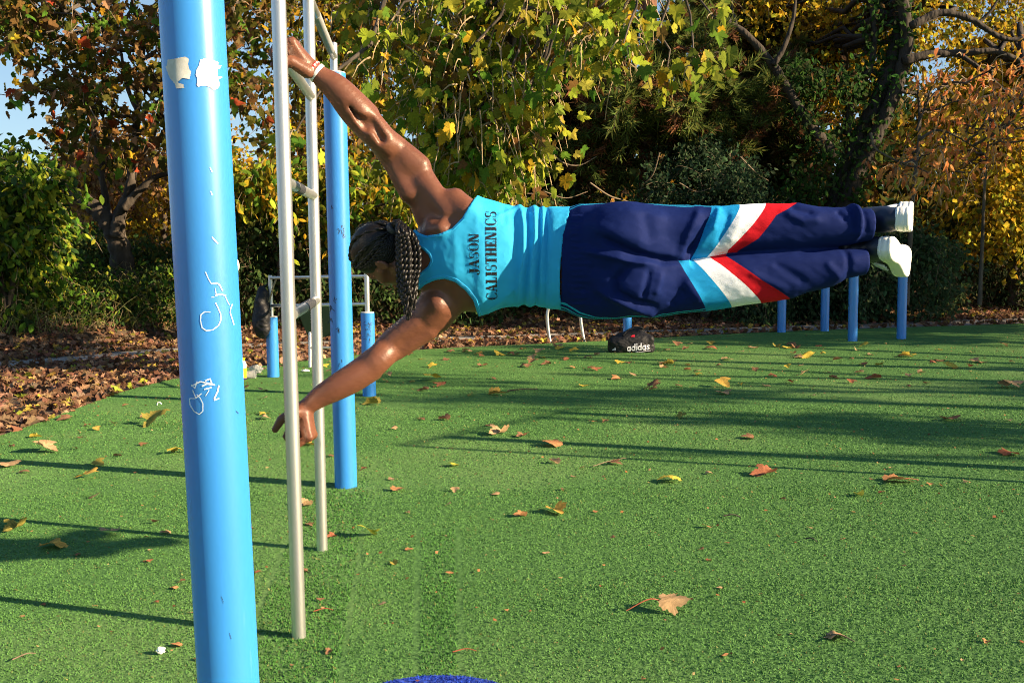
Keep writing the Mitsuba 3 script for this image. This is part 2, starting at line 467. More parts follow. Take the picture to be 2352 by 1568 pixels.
PR, RR, GR = 0.0545, 0.0212, 0.0172                     # radii of posts, rails, rungs
frame = thing('ladder_frame', 'tall blue and grey steel ladder frame that the athlete hangs from', 'exercise frame')
g1, g2, g3 = ground(684, 1477), ground(738, 1273), ground(795, 1122)
Y0 = 1.84
b1, t1 = at(529, 1640, Y0), at(436, -60, Y0)
ax1 = (t1 - b1) / np.linalg.norm(t1 - b1)
post_a0, post_a1 = b1 + ax1 * (-b1[2] / ax1[2] - 0.05), b1 + ax1 * ((2.05 - b1[2]) / ax1[2])
part(frame, 'post', rod(post_a0, post_a1, PR, 64), 'mat_blue', smooth=40, label='thick blue post nearest the camera with torn stickers and scratches')
g3c = g3
top3 = at(765.5, 168, g3c[1])
post3_top = np.array([top3[0] + 0.004, g3c[1], top3[2]])
part(frame, 'post', rod(g3c + [0, 0, -0.05], post3_top, PR, 48), 'mat_blue', smooth=40, label='thick blue post at the far end of the ladder')
BARZ = 2.125
RUNGZ = [BARZ, 1.757, 1.388, 0.99, 0.632]
r1b = g1 + np.array([0, 0.02, 0]); r2b = g2 + np.array([0, 0.02, 0])
r1t = at(639.5, 0, r1b[1]); r1t = r1b + (r1t - r1b) * (2.19 / r1t[2])
r2t = at(708.5, 0, r2b[1]); r2t = r2b + (r2t - r2b) * (2.19 / r2t[2])
part(frame, 'rail', rod(r1b + [0, 0, -0.05], r1t, RR, 40), 'mat_steel', smooth=40)
part(frame, 'rail', rod(r2b + [0, 0, -0.05], r2t, RR, 40), 'mat_steel', smooth=40)
onr = lambda b, t, z: b + (t - b) * (z / t[2])
for i, z in enumerate(RUNGZ):
    pa, pb = onr(r1b, r1t, z), onr(r2b, r2t, z)
    rk = part(frame, 'rung', rod(pa, pb, GR, 28), 'mat_steel', smooth=40)
    d = pb - pa
    if i in (2, 3):
        lo, hi = ((0.32, 0.50), (0.50, 0.80))[i - 2]
        part(rk, 'grip_tape', rod(pa + d * lo, pa + d * hi, GR + 0.0012, 28, 0.001), 'mat_tape', smooth=40, label='dark band of grip tape')
bar_far = np.array([post3_top[0], post3_top[1], at(764, 131, post3_top[1])[2]])
bar_near = np.array([post_a1[0], post_a1[1], BARZ])
part(frame, 'post_extension', rod(post3_top + [0, 0, -0.01], post3_top + [0, 0, 0.142], RR * 0.86, 28), 'mat_steel', smooth=40)
part(frame, 'post_extension', rod(post_a1 + [0, 0, -0.01], post_a1 + [0, 0, 0.145], RR * 0.86, 28), 'mat_steel', smooth=40)
for a, b in ((onr(r2b, r2t, BARZ), bar_far), (bar_near, onr(r1b, r1t, BARZ))):
    bk = part(frame, 'overhead_bar', rod(a, b, GR, 28), 'mat_steel', smooth=40)
    part(bk, 'grip_tape', rod(a + (b - a) * 0.25, a + (b - a) * 0.85, GR + 0.0015, 28, 0.001), 'mat_greytape', smooth=40)
part(frame, 'post_cap', rod(post3_top + [0, 0, -0.004], post3_top + [0, 0, 0.004], PR * 0.97, 40, 0.003), 'mat_paper', smooth=40)


def wrap(poly_px, axis_pt, axis, r, Yc, lift=0.0012, size=0.008):
    """Shapes given by pixel outlines, carried onto the post's round surface as thin film with its own real place on the post."""
    vs, fs, o = [], [], 0
    for g in getattr(poly_px, 'geoms', [poly_px]):
        if g.is_empty or g.area < 0.5: continue
        v, f = trimesh.creation.triangulate_polygon(g, engine='earcut')
        v = np.column_stack([v, np.zeros(len(v))]); v, f = subdivide(v, f, size * 1200)
        out = []
        for q in v:
            d = at(q[0], q[1], 1.0) - EYE
            # nearest hit of the sight line with the post
            m = EYE - axis_pt; dd = d - axis * (d @ axis); mm = m - axis * (m @ axis)
            A, B, C = dd @ dd, 2 * dd @ mm, mm @ mm - (r + lift) ** 2
            disc = max(B * B - 4 * A * C, 0.0)
            out.append(EYE + d * ((-B - math.sqrt(disc)) / (2 * A)))
        vs.append(np.array(out)); fs.append(f + o); o += len(v)
    v, f = np.vstack(vs), np.vstack(fs)
    n = np.cross(v[f[:, 1]] - v[f[:, 0]], v[f[:, 2]] - v[f[:, 0]])
    flip = (n * (EYE - v[f[:, 0]])).sum(1) < 0
    f[flip] = f[flip][:, ::-1]
    return v, f


def zpx(pts, x0, y0, s):
    return [((x0 + x / s) * 0.91875, (y0 + y / s) * 0.91875) for x, y in pts]


def rough_edge(poly, amp, seed):
    r = np.random.default_rng(seed)
    p = shapely.segmentize(poly, 3.0)
    c = np.array(p.exterior.coords)[:-1]
    return Polygon(c + r.normal(0, amp, c.shape)).buffer(0)


onpost = dict(axis_pt=post_a0, axis=ax1, r=PR, Yc=Y0)
s1p = rough_edge(Polygon(zpx([(275, 355), (350, 345), (480, 320), (600, 300), (660, 345), (640, 430), (660, 520), (700, 570), (680, 640), (670, 705), (590, 685), (540, 680), (460, 750), (480, 775), (560, 790), (575, 860), (430, 865), (410, 790), (340, 710), (290, 620), (245, 490), (270, 420)], 380, 100, 7.127)), 0.35, 1)
part('ladder_frame__post', 'torn_sticker', wrap(s1p, **onpost), 'mat_paper', smooth=True, label='grey torn sticker remnant')
s2p = rough_edge(Polygon(zpx([(860, 360), (930, 335), (1010, 335), (1090, 370), (1190, 400), (1170, 450), (1240, 450), (1210, 510), (1160, 520), (1170, 600), (1165, 655), (1260, 665), (1180, 710), (1215, 790), (1160, 880), (1090, 890), (1030, 840), (940, 815), (820, 830), (800, 800), (810, 690), (780, 620), (800, 530), (840, 450)], 380, 100, 7.127)), 0.35, 2)
part('ladder_frame__post', 'torn_sticker', wrap(s2p, **onpost, lift=0.0016), 'mat_whitepaper', smooth=True, label='white torn sticker remnant')
marks = []
for pts, w in (([(140, 0), (170, 70), (200, 120)], 9), ([(215, 120), (250, 112), (285, 130), (315, 190)], 16), ([(205, 258), (225, 258)], 10), ([(245, 240), (290, 228), (345, 240)], 17), ([(345, 250), (365, 300), (385, 335)], 8),
               ([(245, 320), (270, 370), (295, 430), (300, 490), (275, 550), (215, 595), (150, 605), (105, 575), (88, 500), (92, 440), (130, 410), (185, 412)], 12), ([(415, 335), (398, 380), (395, 420), (415, 480), (432, 540)], 12), ([(240, 170), (250, 230)], 8)):
    marks.append(LineString(zpx(pts, 480, 680, 4.127)).buffer(w / 4.127 * 0.38))
part('ladder_frame__post', 'scratched_tag', wrap(rough_edge(unary_union(marks), 0.3, 3) if unary_union(marks).geom_type == 'Polygon' else unary_union(marks), **onpost, size=0.006), 'mat_scratch', smooth=True, label='white scratched squiggle')
marks = []
for pts, w in (([(880, 205), (920, 185), (975, 195)], 8), ([(885, 225), (900, 260), (925, 240)], 7), ([(945, 180), (965, 172), (972, 190)], 9), ([(930, 205), (950, 195), (985, 200)], 10), ([(940, 220), (970, 212)], 9), ([(1005, 205), (1000, 230), (985, 262)], 10), ([(985, 270), (1005, 262)], 8),
               ([(895, 262), (870, 262), (872, 290), (890, 320), (915, 335), (932, 320), (932, 285), (920, 260), (905, 245)], 6), ([(960, 225), (945, 250)], 5), ([(905, 185), (895, 215), (880, 200)], 7)):
    marks.append(LineString(zpx(pts, 0, 853, 1.8375)).buffer(w / 1.8375 * 0.30))
part('ladder_frame__post', 'scratched_tag', wrap(unary_union(marks), **onpost, size=0.006), 'mat_scratch', smooth=True, label='white scratched patch with a loop')
marks = [LineString(zpx(p, 0, 0, 1.8375)).buffer(1.1) for p in ([(965, 770), (975, 790)], [(968, 880), (975, 895)], [(975, 1090), (990, 1110)], [(980, 1095), (1000, 1118)])]
marks += [LineString(zpx(p, 0, 853, 1.8375)).buffer(0.6) for p in ([(1018, 1170), (1026, 1200)], [(1085, 320), (1095, 330)], [(1055, 1340), (1062, 1365)])]
part('ladder_frame__post', 'scuff', wrap(unary_union(marks[:4]), **onpost), 'mat_scratch', smooth=True)
part('ladder_frame__post', 'scuff', wrap(unary_union(marks[4:]), **onpost), 'mat_ink', smooth=True)
onpost3 = dict(axis_pt=g3c, axis=(post3_top - g3c) / np.linalg.norm(post3_top - g3c), r=PR, Yc=g3c[1])
r3 = np.random.default_rng(5)
marks = []
for (x, y, n) in ((486, 245, 5), (470, 250, 3), (495, 285, 4), (412, 690, 6), (420, 760, 4), (465, 815, 4), (440, 640, 3), (466, 995, 2), (430, 130, 2), (470, 1030, 2)):
    for _ in range(n):
        a = zpx([(x + r3.normal(0, 7), y + r3.normal(0, 9))], 640, 460, 2.24)[0]
        marks.append(LineString([a, (a[0] + r3.normal(0, 3), a[1] + r3.uniform(3, 9))]).buffer(0.7))
part('ladder_frame__post_001', 'ink_scribble', wrap(unary_union(marks), **onpost3), 'mat_ink', smooth=True, kind='stuff')

# low parallel bars at the back, left of the athlete
bars = thing('parallel_bars', 'low blue posts with grey steel cross bars behind the ladder', 'exercise bars')
YB = ground(628, 868)[1]
pl_, pr_ = ground(628, 868), ground(848, 845)
pr_ = np.array([at(846, 800, 8.2)[0], 8.2, 0])
for b, ytop, yext in ((pl_, 728, 632), (pr_, 718, 622)):
    z1 = at(0, ytop, b[1]); zt = at(b[0] * 0 + CX + b[0] / b[1] * FPX, ytop, b[1])[2]; ze = at(CX + b[0] / b[1] * FPX, yext, b[1])[2]
    k = part(bars, 'post', rod(b + [0, 0, -0.05], [b[0], b[1], zt], PR * 0.98, 32), 'mat_blue', smooth=40)
    part(k, 'cap', rod([b[0], b[1], zt - 0.002], [b[0], b[1], zt + 0.006], PR * 0.95, 32, 0.002), 'mat_paper', smooth=40)
    part(bars, 'upright', rod([b[0], b[1], zt], [b[0], b[1], ze], 0.02, 24), 'mat_steel', smooth=40)
for ya, yb_ in ((638, 634), (702, 698)):
    pa = np.array([pl_[0], pl_[1], at(628, ya, pl_[1])[2]]); pb = np.array([pr_[0], pr_[1], at(845, yb_, pr_[1])[2]])
    part(bars, 'cross_bar', rod(pa, pb, 0.0145, 20), 'mat_steel', smooth=40)
ink = []
for _ in range(26):
    a = (846 + r3.uniform(-6, 8), r3.uniform(735, 780)); ink.append(LineString([a, (a[0] + r3.normal(0, 4), a[1] + r3.normal(0, 5))]).buffer(0.45))
part('parallel_bars__post_001', 'ink_scribble', wrap(unary_union(ink), pr_, np.array([0, 0, 1.0]), PR * 0.98, pr_[1]), 'mat_ink', smooth=True, kind='stuff')

# balance posts on the right, one more behind the bag and one behind the near post
plist = [(1795, 765, 'blue balance post standing farthest left of the group under the athlete legs'), (1894, 762, 'blue balance post second from the left under the athlete shins'),
         (1958, 785, 'blue balance post standing just left of and below the white shoes'), (2070, 780, 'rightmost blue balance post directly under the white shoe sole'), (1441, 782, 'single blue post behind the black sports bag')]
for px, py, lab in plist:
    b = ground(px, py); zt = 0.873
    k = thing('balance_post', lab, 'post', 'blue balance posts at the back of the turf')
    part(k, 'shaft', rod(b + [0, 0, -0.05], [b[0], b[1], zt], PR, 32), 'mat_blue', smooth=40)
    part(k, 'cap', rod([b[0], b[1], zt - 0.002], [b[0], b[1], zt + 0.007], PR * 0.93, 32, 0.003), 'mat_paper', smooth=40)
    if px == 1958:
        part(k, 'bolt', rod([b[0] + 0.01, b[1], zt + 0.006], [b[0] + 0.01, b[1], zt + 0.016], 0.012, 8, 0.002), 'mat_steel', smooth=40)
# post hidden behind the near post with a white cloth over its top
b = ground(534, 925); zt = at(534, 598, b[1])[2]
k = thing('cloth_post', 'dark blue post half hidden behind the near post with white cloth over it', 'post')
part(k, 'shaft', rod(b + [0, 0, -0.05], [b[0], b[1], zt], PR, 32), 'mat_blue', smooth=40)

# two bent pipes of a small machine behind the athlete's waist
mach = thing('bent_pipe_rack', 'two pale curved steel pipes standing at the turf edge under the shirt hem', 'pipe rack')
for pxs in ([(1264, 787), (1260, 765), (1257, 735), (1258, 715), (1266, 695), (1281, 680)], [(1342, 785), (1338, 765), (1334, 738), (1334, 715), (1341, 695), (1356, 680)]):
    yy = ground(*pxs[0])[1]
    part(mach, 'pipe', tube(spline([at(x, y, yy) for x, y in pxs], 22), 0.021, 14), 'mat_steel', smooth=50)
yy = ground(1264, 787)[1]
part(mach, 'cross_pipe', rod(at(1281, 680, yy), at(1356, 680, yy), 0.02, 14), 'mat_steel', smooth=40)

# dark green sit-up board behind the ladder
scene['mat_board'] = two(principled((0.012, 0.03, 0.018), 0.6))
bench = thing('incline_board', 'dark green inclined board on thin steel legs behind the ladder rails', 'exercise board')
yb = 10.3
q = [at(688, 700, yb), at(762, 692, yb), at(768, 768, yb), at(712, 782, yb)]
bm = trimesh.creation.extrude_polygon(Polygon([(p[0], p[2]) for p in q]).buffer(-0.02).buffer(0.02), 0.05, engine='earcut')
bv = np.array(bm.vertices)[:, [0, 2, 1]]; bv[:, 1] += yb - 0.02 + (bv[:, 2] - q[3][2]) * -0.5
part(bench, 'board', (bv, np.array(bm.faces)[:, ::-1]), 'mat_board', smooth=30)
for px in (711, 763):
    p0 = np.array([at(px, 800, 10.2)[0], 10.2, 0]); p1 = at(px - 2, 745, 10.2)
    part(bench, 'leg', rod(p0, [p1[0], 10.26, p1[2]], 0.017, 16), 'mat_steel', smooth=40)
part(bench, 'stretcher', rod([at(711, 800, 10.2)[0], 10.22, 0.2], [at(763, 800, 10.2)[0], 10.22, 0.2], 0.012, 12), 'mat_steel', smooth=40)

# the neighbouring frame just outside the picture on the right, whose shadows cross the turf
nb = thing('pull_up_frame', 'blue and grey pull up frame standing beyond the right edge', 'exercise frame')
sd = -np.array(SUN[:2]) / np.hypot(SUN[0], SUN[1])
def foot_for(px, py, dist):
    g = ground(px, py)[:2]; return np.array([*(g - sd * dist), 0.0])
f1, f2, f3, f4 = foot_for(2352, 1112, 1.9), foot_for(2352, 1081, 2.0), foot_for(2352, 1000, 2.3), foot_for(2352, 985, 2.35)
for b, r, m in ((f2, PR, 'mat_blue'), (f3, PR, 'mat_blue'), (f1, RR, 'mat_steel'), (f4, RR, 'mat_steel')):
    part(nb, 'post' if r == PR else 'rail', rod(b + [0, 0, -0.05], b + [0, 0, 2.1], r, 28), m, smooth=40)
part(nb, 'overhead_bar', rod(f1 + [0, 0, 2.1], f4 + [0, 0, 2.1], GR, 20), 'mat_steel', smooth=40)
# ------------------------------------------------------------------ the athlete in a human flag
YB_, MP = 3.25, 3.25 / FPX                               # depth of the body; metres per picture unit there
YH = r1b[1] + RR + 0.056                                 # the hands hold the rungs just behind the near rail


YAW, X0 = 0.13, float(at(1105, 600, YB_)[0])


def yb(X):
    """Depth of the body's middle: from the ribs on it comes nearer to the camera towards the feet."""
    u = np.asarray(X, float) - X0
    return YB_ - YAW * (np.sqrt(u * u + .0025) + u) / 2


def P(x, y, off=0.0):
    q = YB_
    for _ in range(6):
        q = float(yb(at(x, y, q)[0]))
    return at(x, y, q + off)


def PX(x): return P(x, 600)[0]
def PZ(x, y): return P(x, y)[2]


def skin_fn(p, n, uv):
    a = fbm(p.x * 14, p.y * 14, p.z * 14, 3)
    b = noise(p.x * 420, p.y * 420, p.z * 420)
    return mix((0.118, 0.043, 0.025), (0.182, 0.072, 0.042), dr.clip(a * 1.1 + b * 0.18 - 0.12, 0, 1))


scene['mat_skin'] = two({'type': 'bumpmap', 'bump': proc(lambda p, n, uv: fbm(p.x * 330, p.y * 330, p.z * 330, 2) * 0.0004 + fbm(p.x * 90, p.y * 90, p.z * 90, 3) * 0.0010, 1e-3), 'scale': 1.0,
                         'bsdf': principled(proc(skin_fn), 0.43, specular=0.42)})
def weave(p, n, uv):
    return noise(p.x * 900, p.y * 900, p.z * 900) * 0.0003 + fbm(p.x * 26, p.y * 26, p.z * 26, 3) * 0.004
scene['mat_shirt'] = two({'type': 'bumpmap', 'bump': proc(weave, 1e-3), 'scale': 1.0, 'bsdf': principled(proc(lambda p, n, uv: mix((0.012, 0.34, 0.66), (0.018, 0.40, 0.74), fbm(p.x * 30, p.y * 30, p.z * 30, 3))), 0.8, sheen=0.3)})
scene['mat_print'] = two(principled(proc(lambda p, n, uv: mix((0.006, 0.007, 0.012), (0.022, 0.023, 0.03), fbm(p.x * 90, p.y * 90, p.z * 90, 2))), 0.34, specular=0.5))
scene['mat_white_rubber'] = two(principled(proc(lambda p, n, uv: mix((0.70, 0.70, 0.66), (0.80, 0.80, 0.76), fbm(p.x * 40, p.y * 40, p.z * 40, 3))), 0.5))
scene['mat_shoe'] = two(principled((0.012, 0.018, 0.040), 0.45, specular=0.5))
scene['mat_silver'] = two(principled((0.45, 0.50, 0.60), 0.35, specular=0.6))
scene['mat_hair'] = two(principled(proc(lambda p, n, uv: mix((0.003, 0.0025, 0.0025), (0.009, 0.007, 0.006), fbm(p.x * 300, p.y * 300, p.z * 300, 2))), 0.40, specular=0.35))
scene['mat_band_red'] = two(principled((0.62, 0.03, 0.025), 0.4))
scene['mat_band_white'] = two(principled((0.80, 0.80, 0.79), 0.45))
scene['mat_nail'] = two(principled((0.30, 0.15, 0.11), 0.3))

H = 0.004
lo = np.minimum(P(600, 1040), P(600, 60)) - [0.0, 0.28, 0.0]; hi = np.maximum(P(1345, 60), P(1345, 1040)) + [0.0, 0.28, 0.0]
sk = Field(lo, hi, H)


ROLLB, ZMID = 0.07, float(PZ(1200, 592))                        # the back is rolled a little towards the ground


def loft(fd, xs, top, bot, half, yc=0.0, k=0.0, pw=2.25, ends=(True, True)):
    xs = np.asarray(xs, float)
    zt = np.array([PZ(x, t) for x, t in zip(xs, top)]); zb = np.array([PZ(x, b) for x, b in zip(xs, bot)])
    wx = np.array([PX(x) for x in xs])
    sl, (x, y, z) = fd.box([wx[0] - 0.03, YB_ - 0.52, zb.min() - 0.04], [wx[-1] + 0.03, YB_ + 0.27, zt.max() + 0.04])
    xi = x.ravel()
    zt_, zb_, hb = np.interp(xi, wx, zt)[:, None, None], np.interp(xi, wx, zb)[:, None, None], np.interp(xi, wx, half)[:, None, None]
    ycs = np.interp(xi, wx, np.broadcast_to(yc, xs.shape))[:, None, None]
    a, zc = (zt_ - zb_) / 2, (zt_ + zb_) / 2
    q = (np.abs((z - zc) / a) ** pw + np.abs((y - yb(xi)[:, None, None] - ycs - ROLLB * (ZMID - z)) / hb) ** pw) ** (1 / pw)
    d = (q - 1) * np.minimum(a, hb)
    ex = np.maximum(np.where(ends[0], wx[0] - x, -9), np.where(ends[1], x - wx[-1], -9))
    d = np.maximum(d, ex)
    fd.blend(sl, d.astype(np.float32), k)


def biggest(v, f):
    comp = trimesh.graph.connected_components(np.vstack([f[:, :2], f[:, 1:]]), nodes=np.arange(len(v)))
    big = np.zeros(len(v), bool); big[max(comp, key=len)] = True
    idx = np.cumsum(big) - 1
    return v[big], idx[f[big[f].all(1)]]


# torso under the shirt, neck
loft(sk, [935, 960, 1000, 1050, 1098, 1150, 1200, 1260, 1335], [562, 530, 487, 464, 459, 473, 483, 484, 484], [640, 660, 692, 714, 718, 702, 694, 699, 706],
     [.050, .066, .088, .108, .112, .103, .090, .090, .094], yc=[0, 0, 0, 0, 0, .010, .024, .026, .01], k=0.0)
sk.chain([P(985, 598), P(945, 594, 0.0), P(905, 586, 0.0)], [.060, .056, .058], k=0.03)
# right arm (upper in the picture), wrist to shoulder
wY = YH - YB_
R_arm = [(724, 165, wY, 19), (745, 182, wY + .005, 24), (775, 205, wY + .01, 30.5), (815, 251, wY + .02, 36.5), (840, 279, wY + .03, 35), (878, 321, wY + .035, 32.5), (907, 349, -.01, 35.5), (938, 380, -.005, 38.5), (956, 406, 0, 38.5), (968, 432, 0, 41), (981, 458, 0, 43), (998, 492, 0.0, 46)]
sk.chain([P(x, y, o) for x, y, o, r in R_arm], [r * MP for *_, r in R_arm], k=0.018, smooth=40)
Z1 = lambda x, y, o: P(588 + .29297 * x, 55.1 + .29297 * y, o)
sk.capsule(Z1(655, 560, -.055), Z1(850, 790, -.040), .014, .021, k=0.022)          # long forearm muscle
sk.capsule(Z1(700, 490, -.050), Z1(900, 690, -.035), .012, .020, k=0.02)
sk.capsule(Z1(770, 760, -.035), Z1(960, 950, -.025), .020, .022, k=0.02)
sk.capsule(Z1(1010, 890, -.030), Z1(1290, 1110, -.022), .020, .030, k=0.02)       # upper arm
sk.capsule(Z1(1010, 1010, -.020), Z1(1200, 1330, -.028), .022, .030, k=0.02)
sk.capsule(Z1(1330, 1240, -.030), Z1(1500, 1470, -.055), .032, .036, k=0.02)      # rear deltoid
sk.capsule(Z1(900, 765, -.090), Z1(985, 900, -.078), .006, .006, k=0.030, cut=True)    # pit of the elbow
sk.capsule(Z1(740, 650, -.094), Z1(860, 800, -.088), .005, .005, k=0.028, cut=True)
sk.capsule(Z1(1470, 1290, -.098), Z1(1560, 1430, -.125), .012, .012, k=0.025, cut=True)  # groove behind the deltoid
# blade muscles of the back
Z3 = lambda x, y, o: P(790 + .2344 * x, 422.6 + .2344 * y, o)
sk.capsule(Z3(880, 430, -.070), Z3(960, 440, -.085), .028, .026, k=0.02)
sk.capsule(Z3(1090, 150, -.050), Z3(1200, 260, -.070), .034, .034, k=0.025)
sk.capsule(Z3(1010, 340, -.118), Z3(1090, 380, -.125), .010, .012, k=0.025, cut=True)
sk.capsule(Z3(780, 400, -.095), Z3(860, 320, -.100), .010, .014, k=0.025, cut=True)
# left arm (lower in the picture)
L_arm = [(699, 938, wY, 18), (716, 925, wY, 20.5), (735, 911, wY + .005, 24.5), (770, 891, wY + .01, 29.5), (808, 870, wY + .02, 32.5), (846, 846, wY + .03, 31.5), (872, 822, wY + .035, 31), (900, 792, -.01, 34), (938, 763, -.005, 36.5), (965, 742, 0, 39), (988, 720, 0, 43), (1010, 697, 0.0, 48)]
sk.chain([P(x, y, o) for x, y, o, r in L_arm], [r * MP for *_, r in L_arm], k=0.018, smooth=40)
sk.capsule(P(985, 722, -.030), P(1006, 700, -.045), .040, .040, k=0.02)
sk.capsule(P(1042, 690, -.020), P(1012, 740, -.010), .030, .028, k=0.025)
sk.capsule(P(905, 778, -.034), P(955, 745, -.034), .026, .030, k=0.02)
sk.capsule(P(915, 806, -.016), P(985, 762, -.02), .022, .026, k=0.02)
sk.capsule(P(780, 873, -.045), P(850, 822, -.035), .018, .024, k=0.02)
sk.capsule(P(800, 894, -.030), P(862, 858, -.025), .016, .018, k=0.02)
sk.capsule(P(930, 792, -.070), P(1000, 752, -.088), .008, .010, k=0.022, cut=True)
sk.capsule(P(1030, 672, -.088), P(1036, 715, -.086), .010, .010, k=0.025, cut=True)
sk.capsule(P(964, 668, -.085), P(996, 655, -.100), .012, .012, k=0.03, cut=True)


# hands that close round the rungs; the rung axis runs almost along y
def on_rung(c, phi, r, dy):
    return c + np.array([math.cos(math.radians(phi)) * r, dy, math.sin(math.radians(phi)) * r])


def rung_at(z, y):
    pa, pb = onr(r1b, r1t, z), onr(r2b, r2t, z)
    return pa + (pb - pa) * ((y - pa[1]) / (pb[1] - pa[1]))


def hand(c, wrist, phis, thumb, nails):
    sgn = 1 if phis[-1] > phis[0] else -1
    tips = []
    for i, dy in enumerate((-.033, -.011, .011, .031)):
        s = (0.94, 1.0, 0.97, 0.86)[i]
        m = on_rung(c, phis[0] + sgn * (0, -4, -2, 6)[i], .050 * (0.97 + 0.03 * s), dy * 1.05)
        pip = on_rung(c, phis[0] + sgn * 62 * s, .038, dy); dip = on_rung(c, phis[0] + sgn * 112 * s, .0275, dy * 0.96); tip = on_rung(c, phis[0] + sgn * 160 * s, .0265, dy * 0.94)
        sk.chain([m, pip, dip, tip], [.0112, .0098, .0090, .0078], k=0.003)
        w = wrist + np.array([0, dy * 0.55, 0])
        sk.capsule(w, m, .0185, .0125, k=0.010)
        sk.capsule(m, m, .0125, k=0.006)
        tips.append((tip, dip))
    sk.chain(thumb[0], thumb[1], k=0.006)
    return tips


cT = rung_at(RUNGZ[1], YH); cB = rung_at(RUNGZ[4], YH)
wT, wB = P(718, 160, wY), P(698, 940, wY)
hand(cT, wT + (cT - wT) * 0.25 + [0, 0, 0.006], [48, 200], ([P(706, 165, wY - .022), cT + [.030, -.048, -.020], cT + [.004, -.046, -.036], cT + [-.022, -.040, -.030]], [.020, .0165, .0125, .010]), None)
sk.capsule(wT, cT + [.034, -.012, .012], .024, .026, k=0.012)
hand(cB, wB + [.004, 0, -.012], [-12, -180], ([P(686, 946, wY - .022), P(664, 953, wY - .045), P(646, 963, wY - .044), P(632, 986, wY - .040)], [.020, .0160, .0135, .0105]), None)
sk.capsule(wB, cB + [.034, -.006, .000], .024, .024, k=0.012)

# head: crown to the left, face to the ground
UPH = np.array([-.95, 0.0, .31]); UPH /= np.linalg.norm(UPH)
FCE = np.array([-.22, .50, -.84]); FCE -= UPH * (FCE @ UPH); FCE /= np.linalg.norm(FCE)
SID = np.cross(UPH, FCE)                                 # towards the left ear, the camera side
if SID[1] > 0: SID = -SID
HC = P(875, 583, -.005)
hp = lambda f, u, s: HC + FCE * f + UPH * u + SID * s
AX = np.array([FCE, UPH, SID])
sk.ellipsoid(hp(-.008, .012, 0), AX, [.088, .084, .068], k=0.01)
sk.ellipsoid(hp(.030, -.040, 0), AX, [.058, .072, .056], k=0.02)
sk.capsule(hp(.060, -.098, -.010), hp(.060, -.098, .010), .019, k=0.022)            # chin
for s in (-1, 1):
    sk.capsule(hp(-.004, -.066, s * .050), hp(.052, -.094, s * .018), .016, .014, k=0.02)   # jaw
    sk.capsule(hp(.070, .004, s * .012), hp(.058, .004, s * .044), .012, .011, k=0.012)     # brow
    sk.capsule(hp(.058, -.030, s * .044), hp(.020, -.022, s * .060), .014, .012, k=0.015)   # cheekbone
    sk.ellipsoid(hp(.080, -.014, s * .031), AX, [.011, .009, .014], k=0.012, cut=True)      # eye socket
    sk.ellipsoid(hp(.066, -.014, s * .031), AX, [.012, .011, .013], k=0.002)                # eyeball and lid
    sk.ellipsoid(hp(-.010, -.020, s * .072), AX, [.014, .025, .007], k=0.006)               # ear
    sk.ellipsoid(hp(-.006, -.020, s * .081), AX, [.007, .014, .005], k=0.004, cut=True)
    sk.ellipsoid(hp(.086, -.045, s * .012), AX, [.011, .008, .009], k=0.008)                # nostril wing
sk.capsule(hp(.082, -.006, 0), hp(.098, -.040, 0), .0085, .0115, k=0.01)              # nose
sk.capsule(hp(.085, -.067, -.018), hp(.085, -.067, .018), .0075, k=0.006)             # lips
sk.capsule(hp(.084, -.078, -.015), hp(.084, -.078, .015), .0075, k=0.006)
v, f = sk.mesh()
v, f = biggest(v, f)
v = relax(v, f, 6)
man = thing('person', 'athlete in bright blue tank top and navy track pants held sideways off the ladder', 'person')
part(man, 'body', (v, f), 'mat_skin', smooth=True)

# ---- tank top
shirt_poly = [(1098, 447), (1097, 453), (1067, 502), (1043, 526), (1015, 538), (985, 542), (966, 535), (957, 527), (950, 532), (951, 546), (959, 561), (977, 573), (989, 584), (994, 597), (987, 611), (973, 622), (961, 632), (960, 652), (962, 666), (977, 653), (1001, 642), (1024, 638), (1048, 645), (1071, 664), (1088, 687), (1097, 723), (1097, 745),
              (1296, 760), (1294, 718), (1288, 699), (1284, 669), (1283, 622), (1287, 577), (1291, 544), (1300, 509), (1313, 475), (1316, 440)]
SP = np.array([[PX(x), PZ(x, y)] for x, y in shirt_poly])
sh = Field(sk.lo, hi, H); sh.n = sk.n; sh.F = sk.F - 0.0065; sh.ax = sk.ax
loft(sh, [940, 955, 1000, 1050, 1098, 1113, 1141, 1159, 1183, 1227, 1253, 1270, 1330], [535, 520, 476, 450, 448.5, 457, 464, 471, 477, 477, 479, 476, 474], [655, 672, 702, 724, 726.5, 722, 711, 704, 699, 702, 708, 709, 722],
     [.060, .072, .096, .116, .120, .120, .117, .114, .108, .105, .106, .109, .114], yc=[0, 0, 0, 0, 0, .002, .008, .013, .020, .027, .026, .020, .006], k=0.004)
xg, zg = np.meshgrid(sh.ax[0], sh.ax[2], indexing='ij')
PD = poly_dist(xg, zg, SP)
sh.F = np.maximum(sh.F, PD[:, None, :].astype(np.float32))
v, f = sh.mesh()
v, f = biggest(v, f)
v = relax(v, f, 4)


def fold(v, n, ridges, extra=None):
    """Pushes cloth in and out along its normal: each ridge is (picture points, half width, depth in metres)."""
    d = np.zeros(len(v))
    for pts, w, amp in ridges:
        q = np.array([[PX(x), PZ(x, y)] for x, y in pts])
        dist, al = line_dist(v[:, 0], v[:, 2], q)
        d += amp * np.exp(-(dist / (w * MP)) ** 2) * np.clip(np.minimum(al, 1 - al) * 5 + 0.25, 0, 1)
    if extra is not None: d += extra
    return d


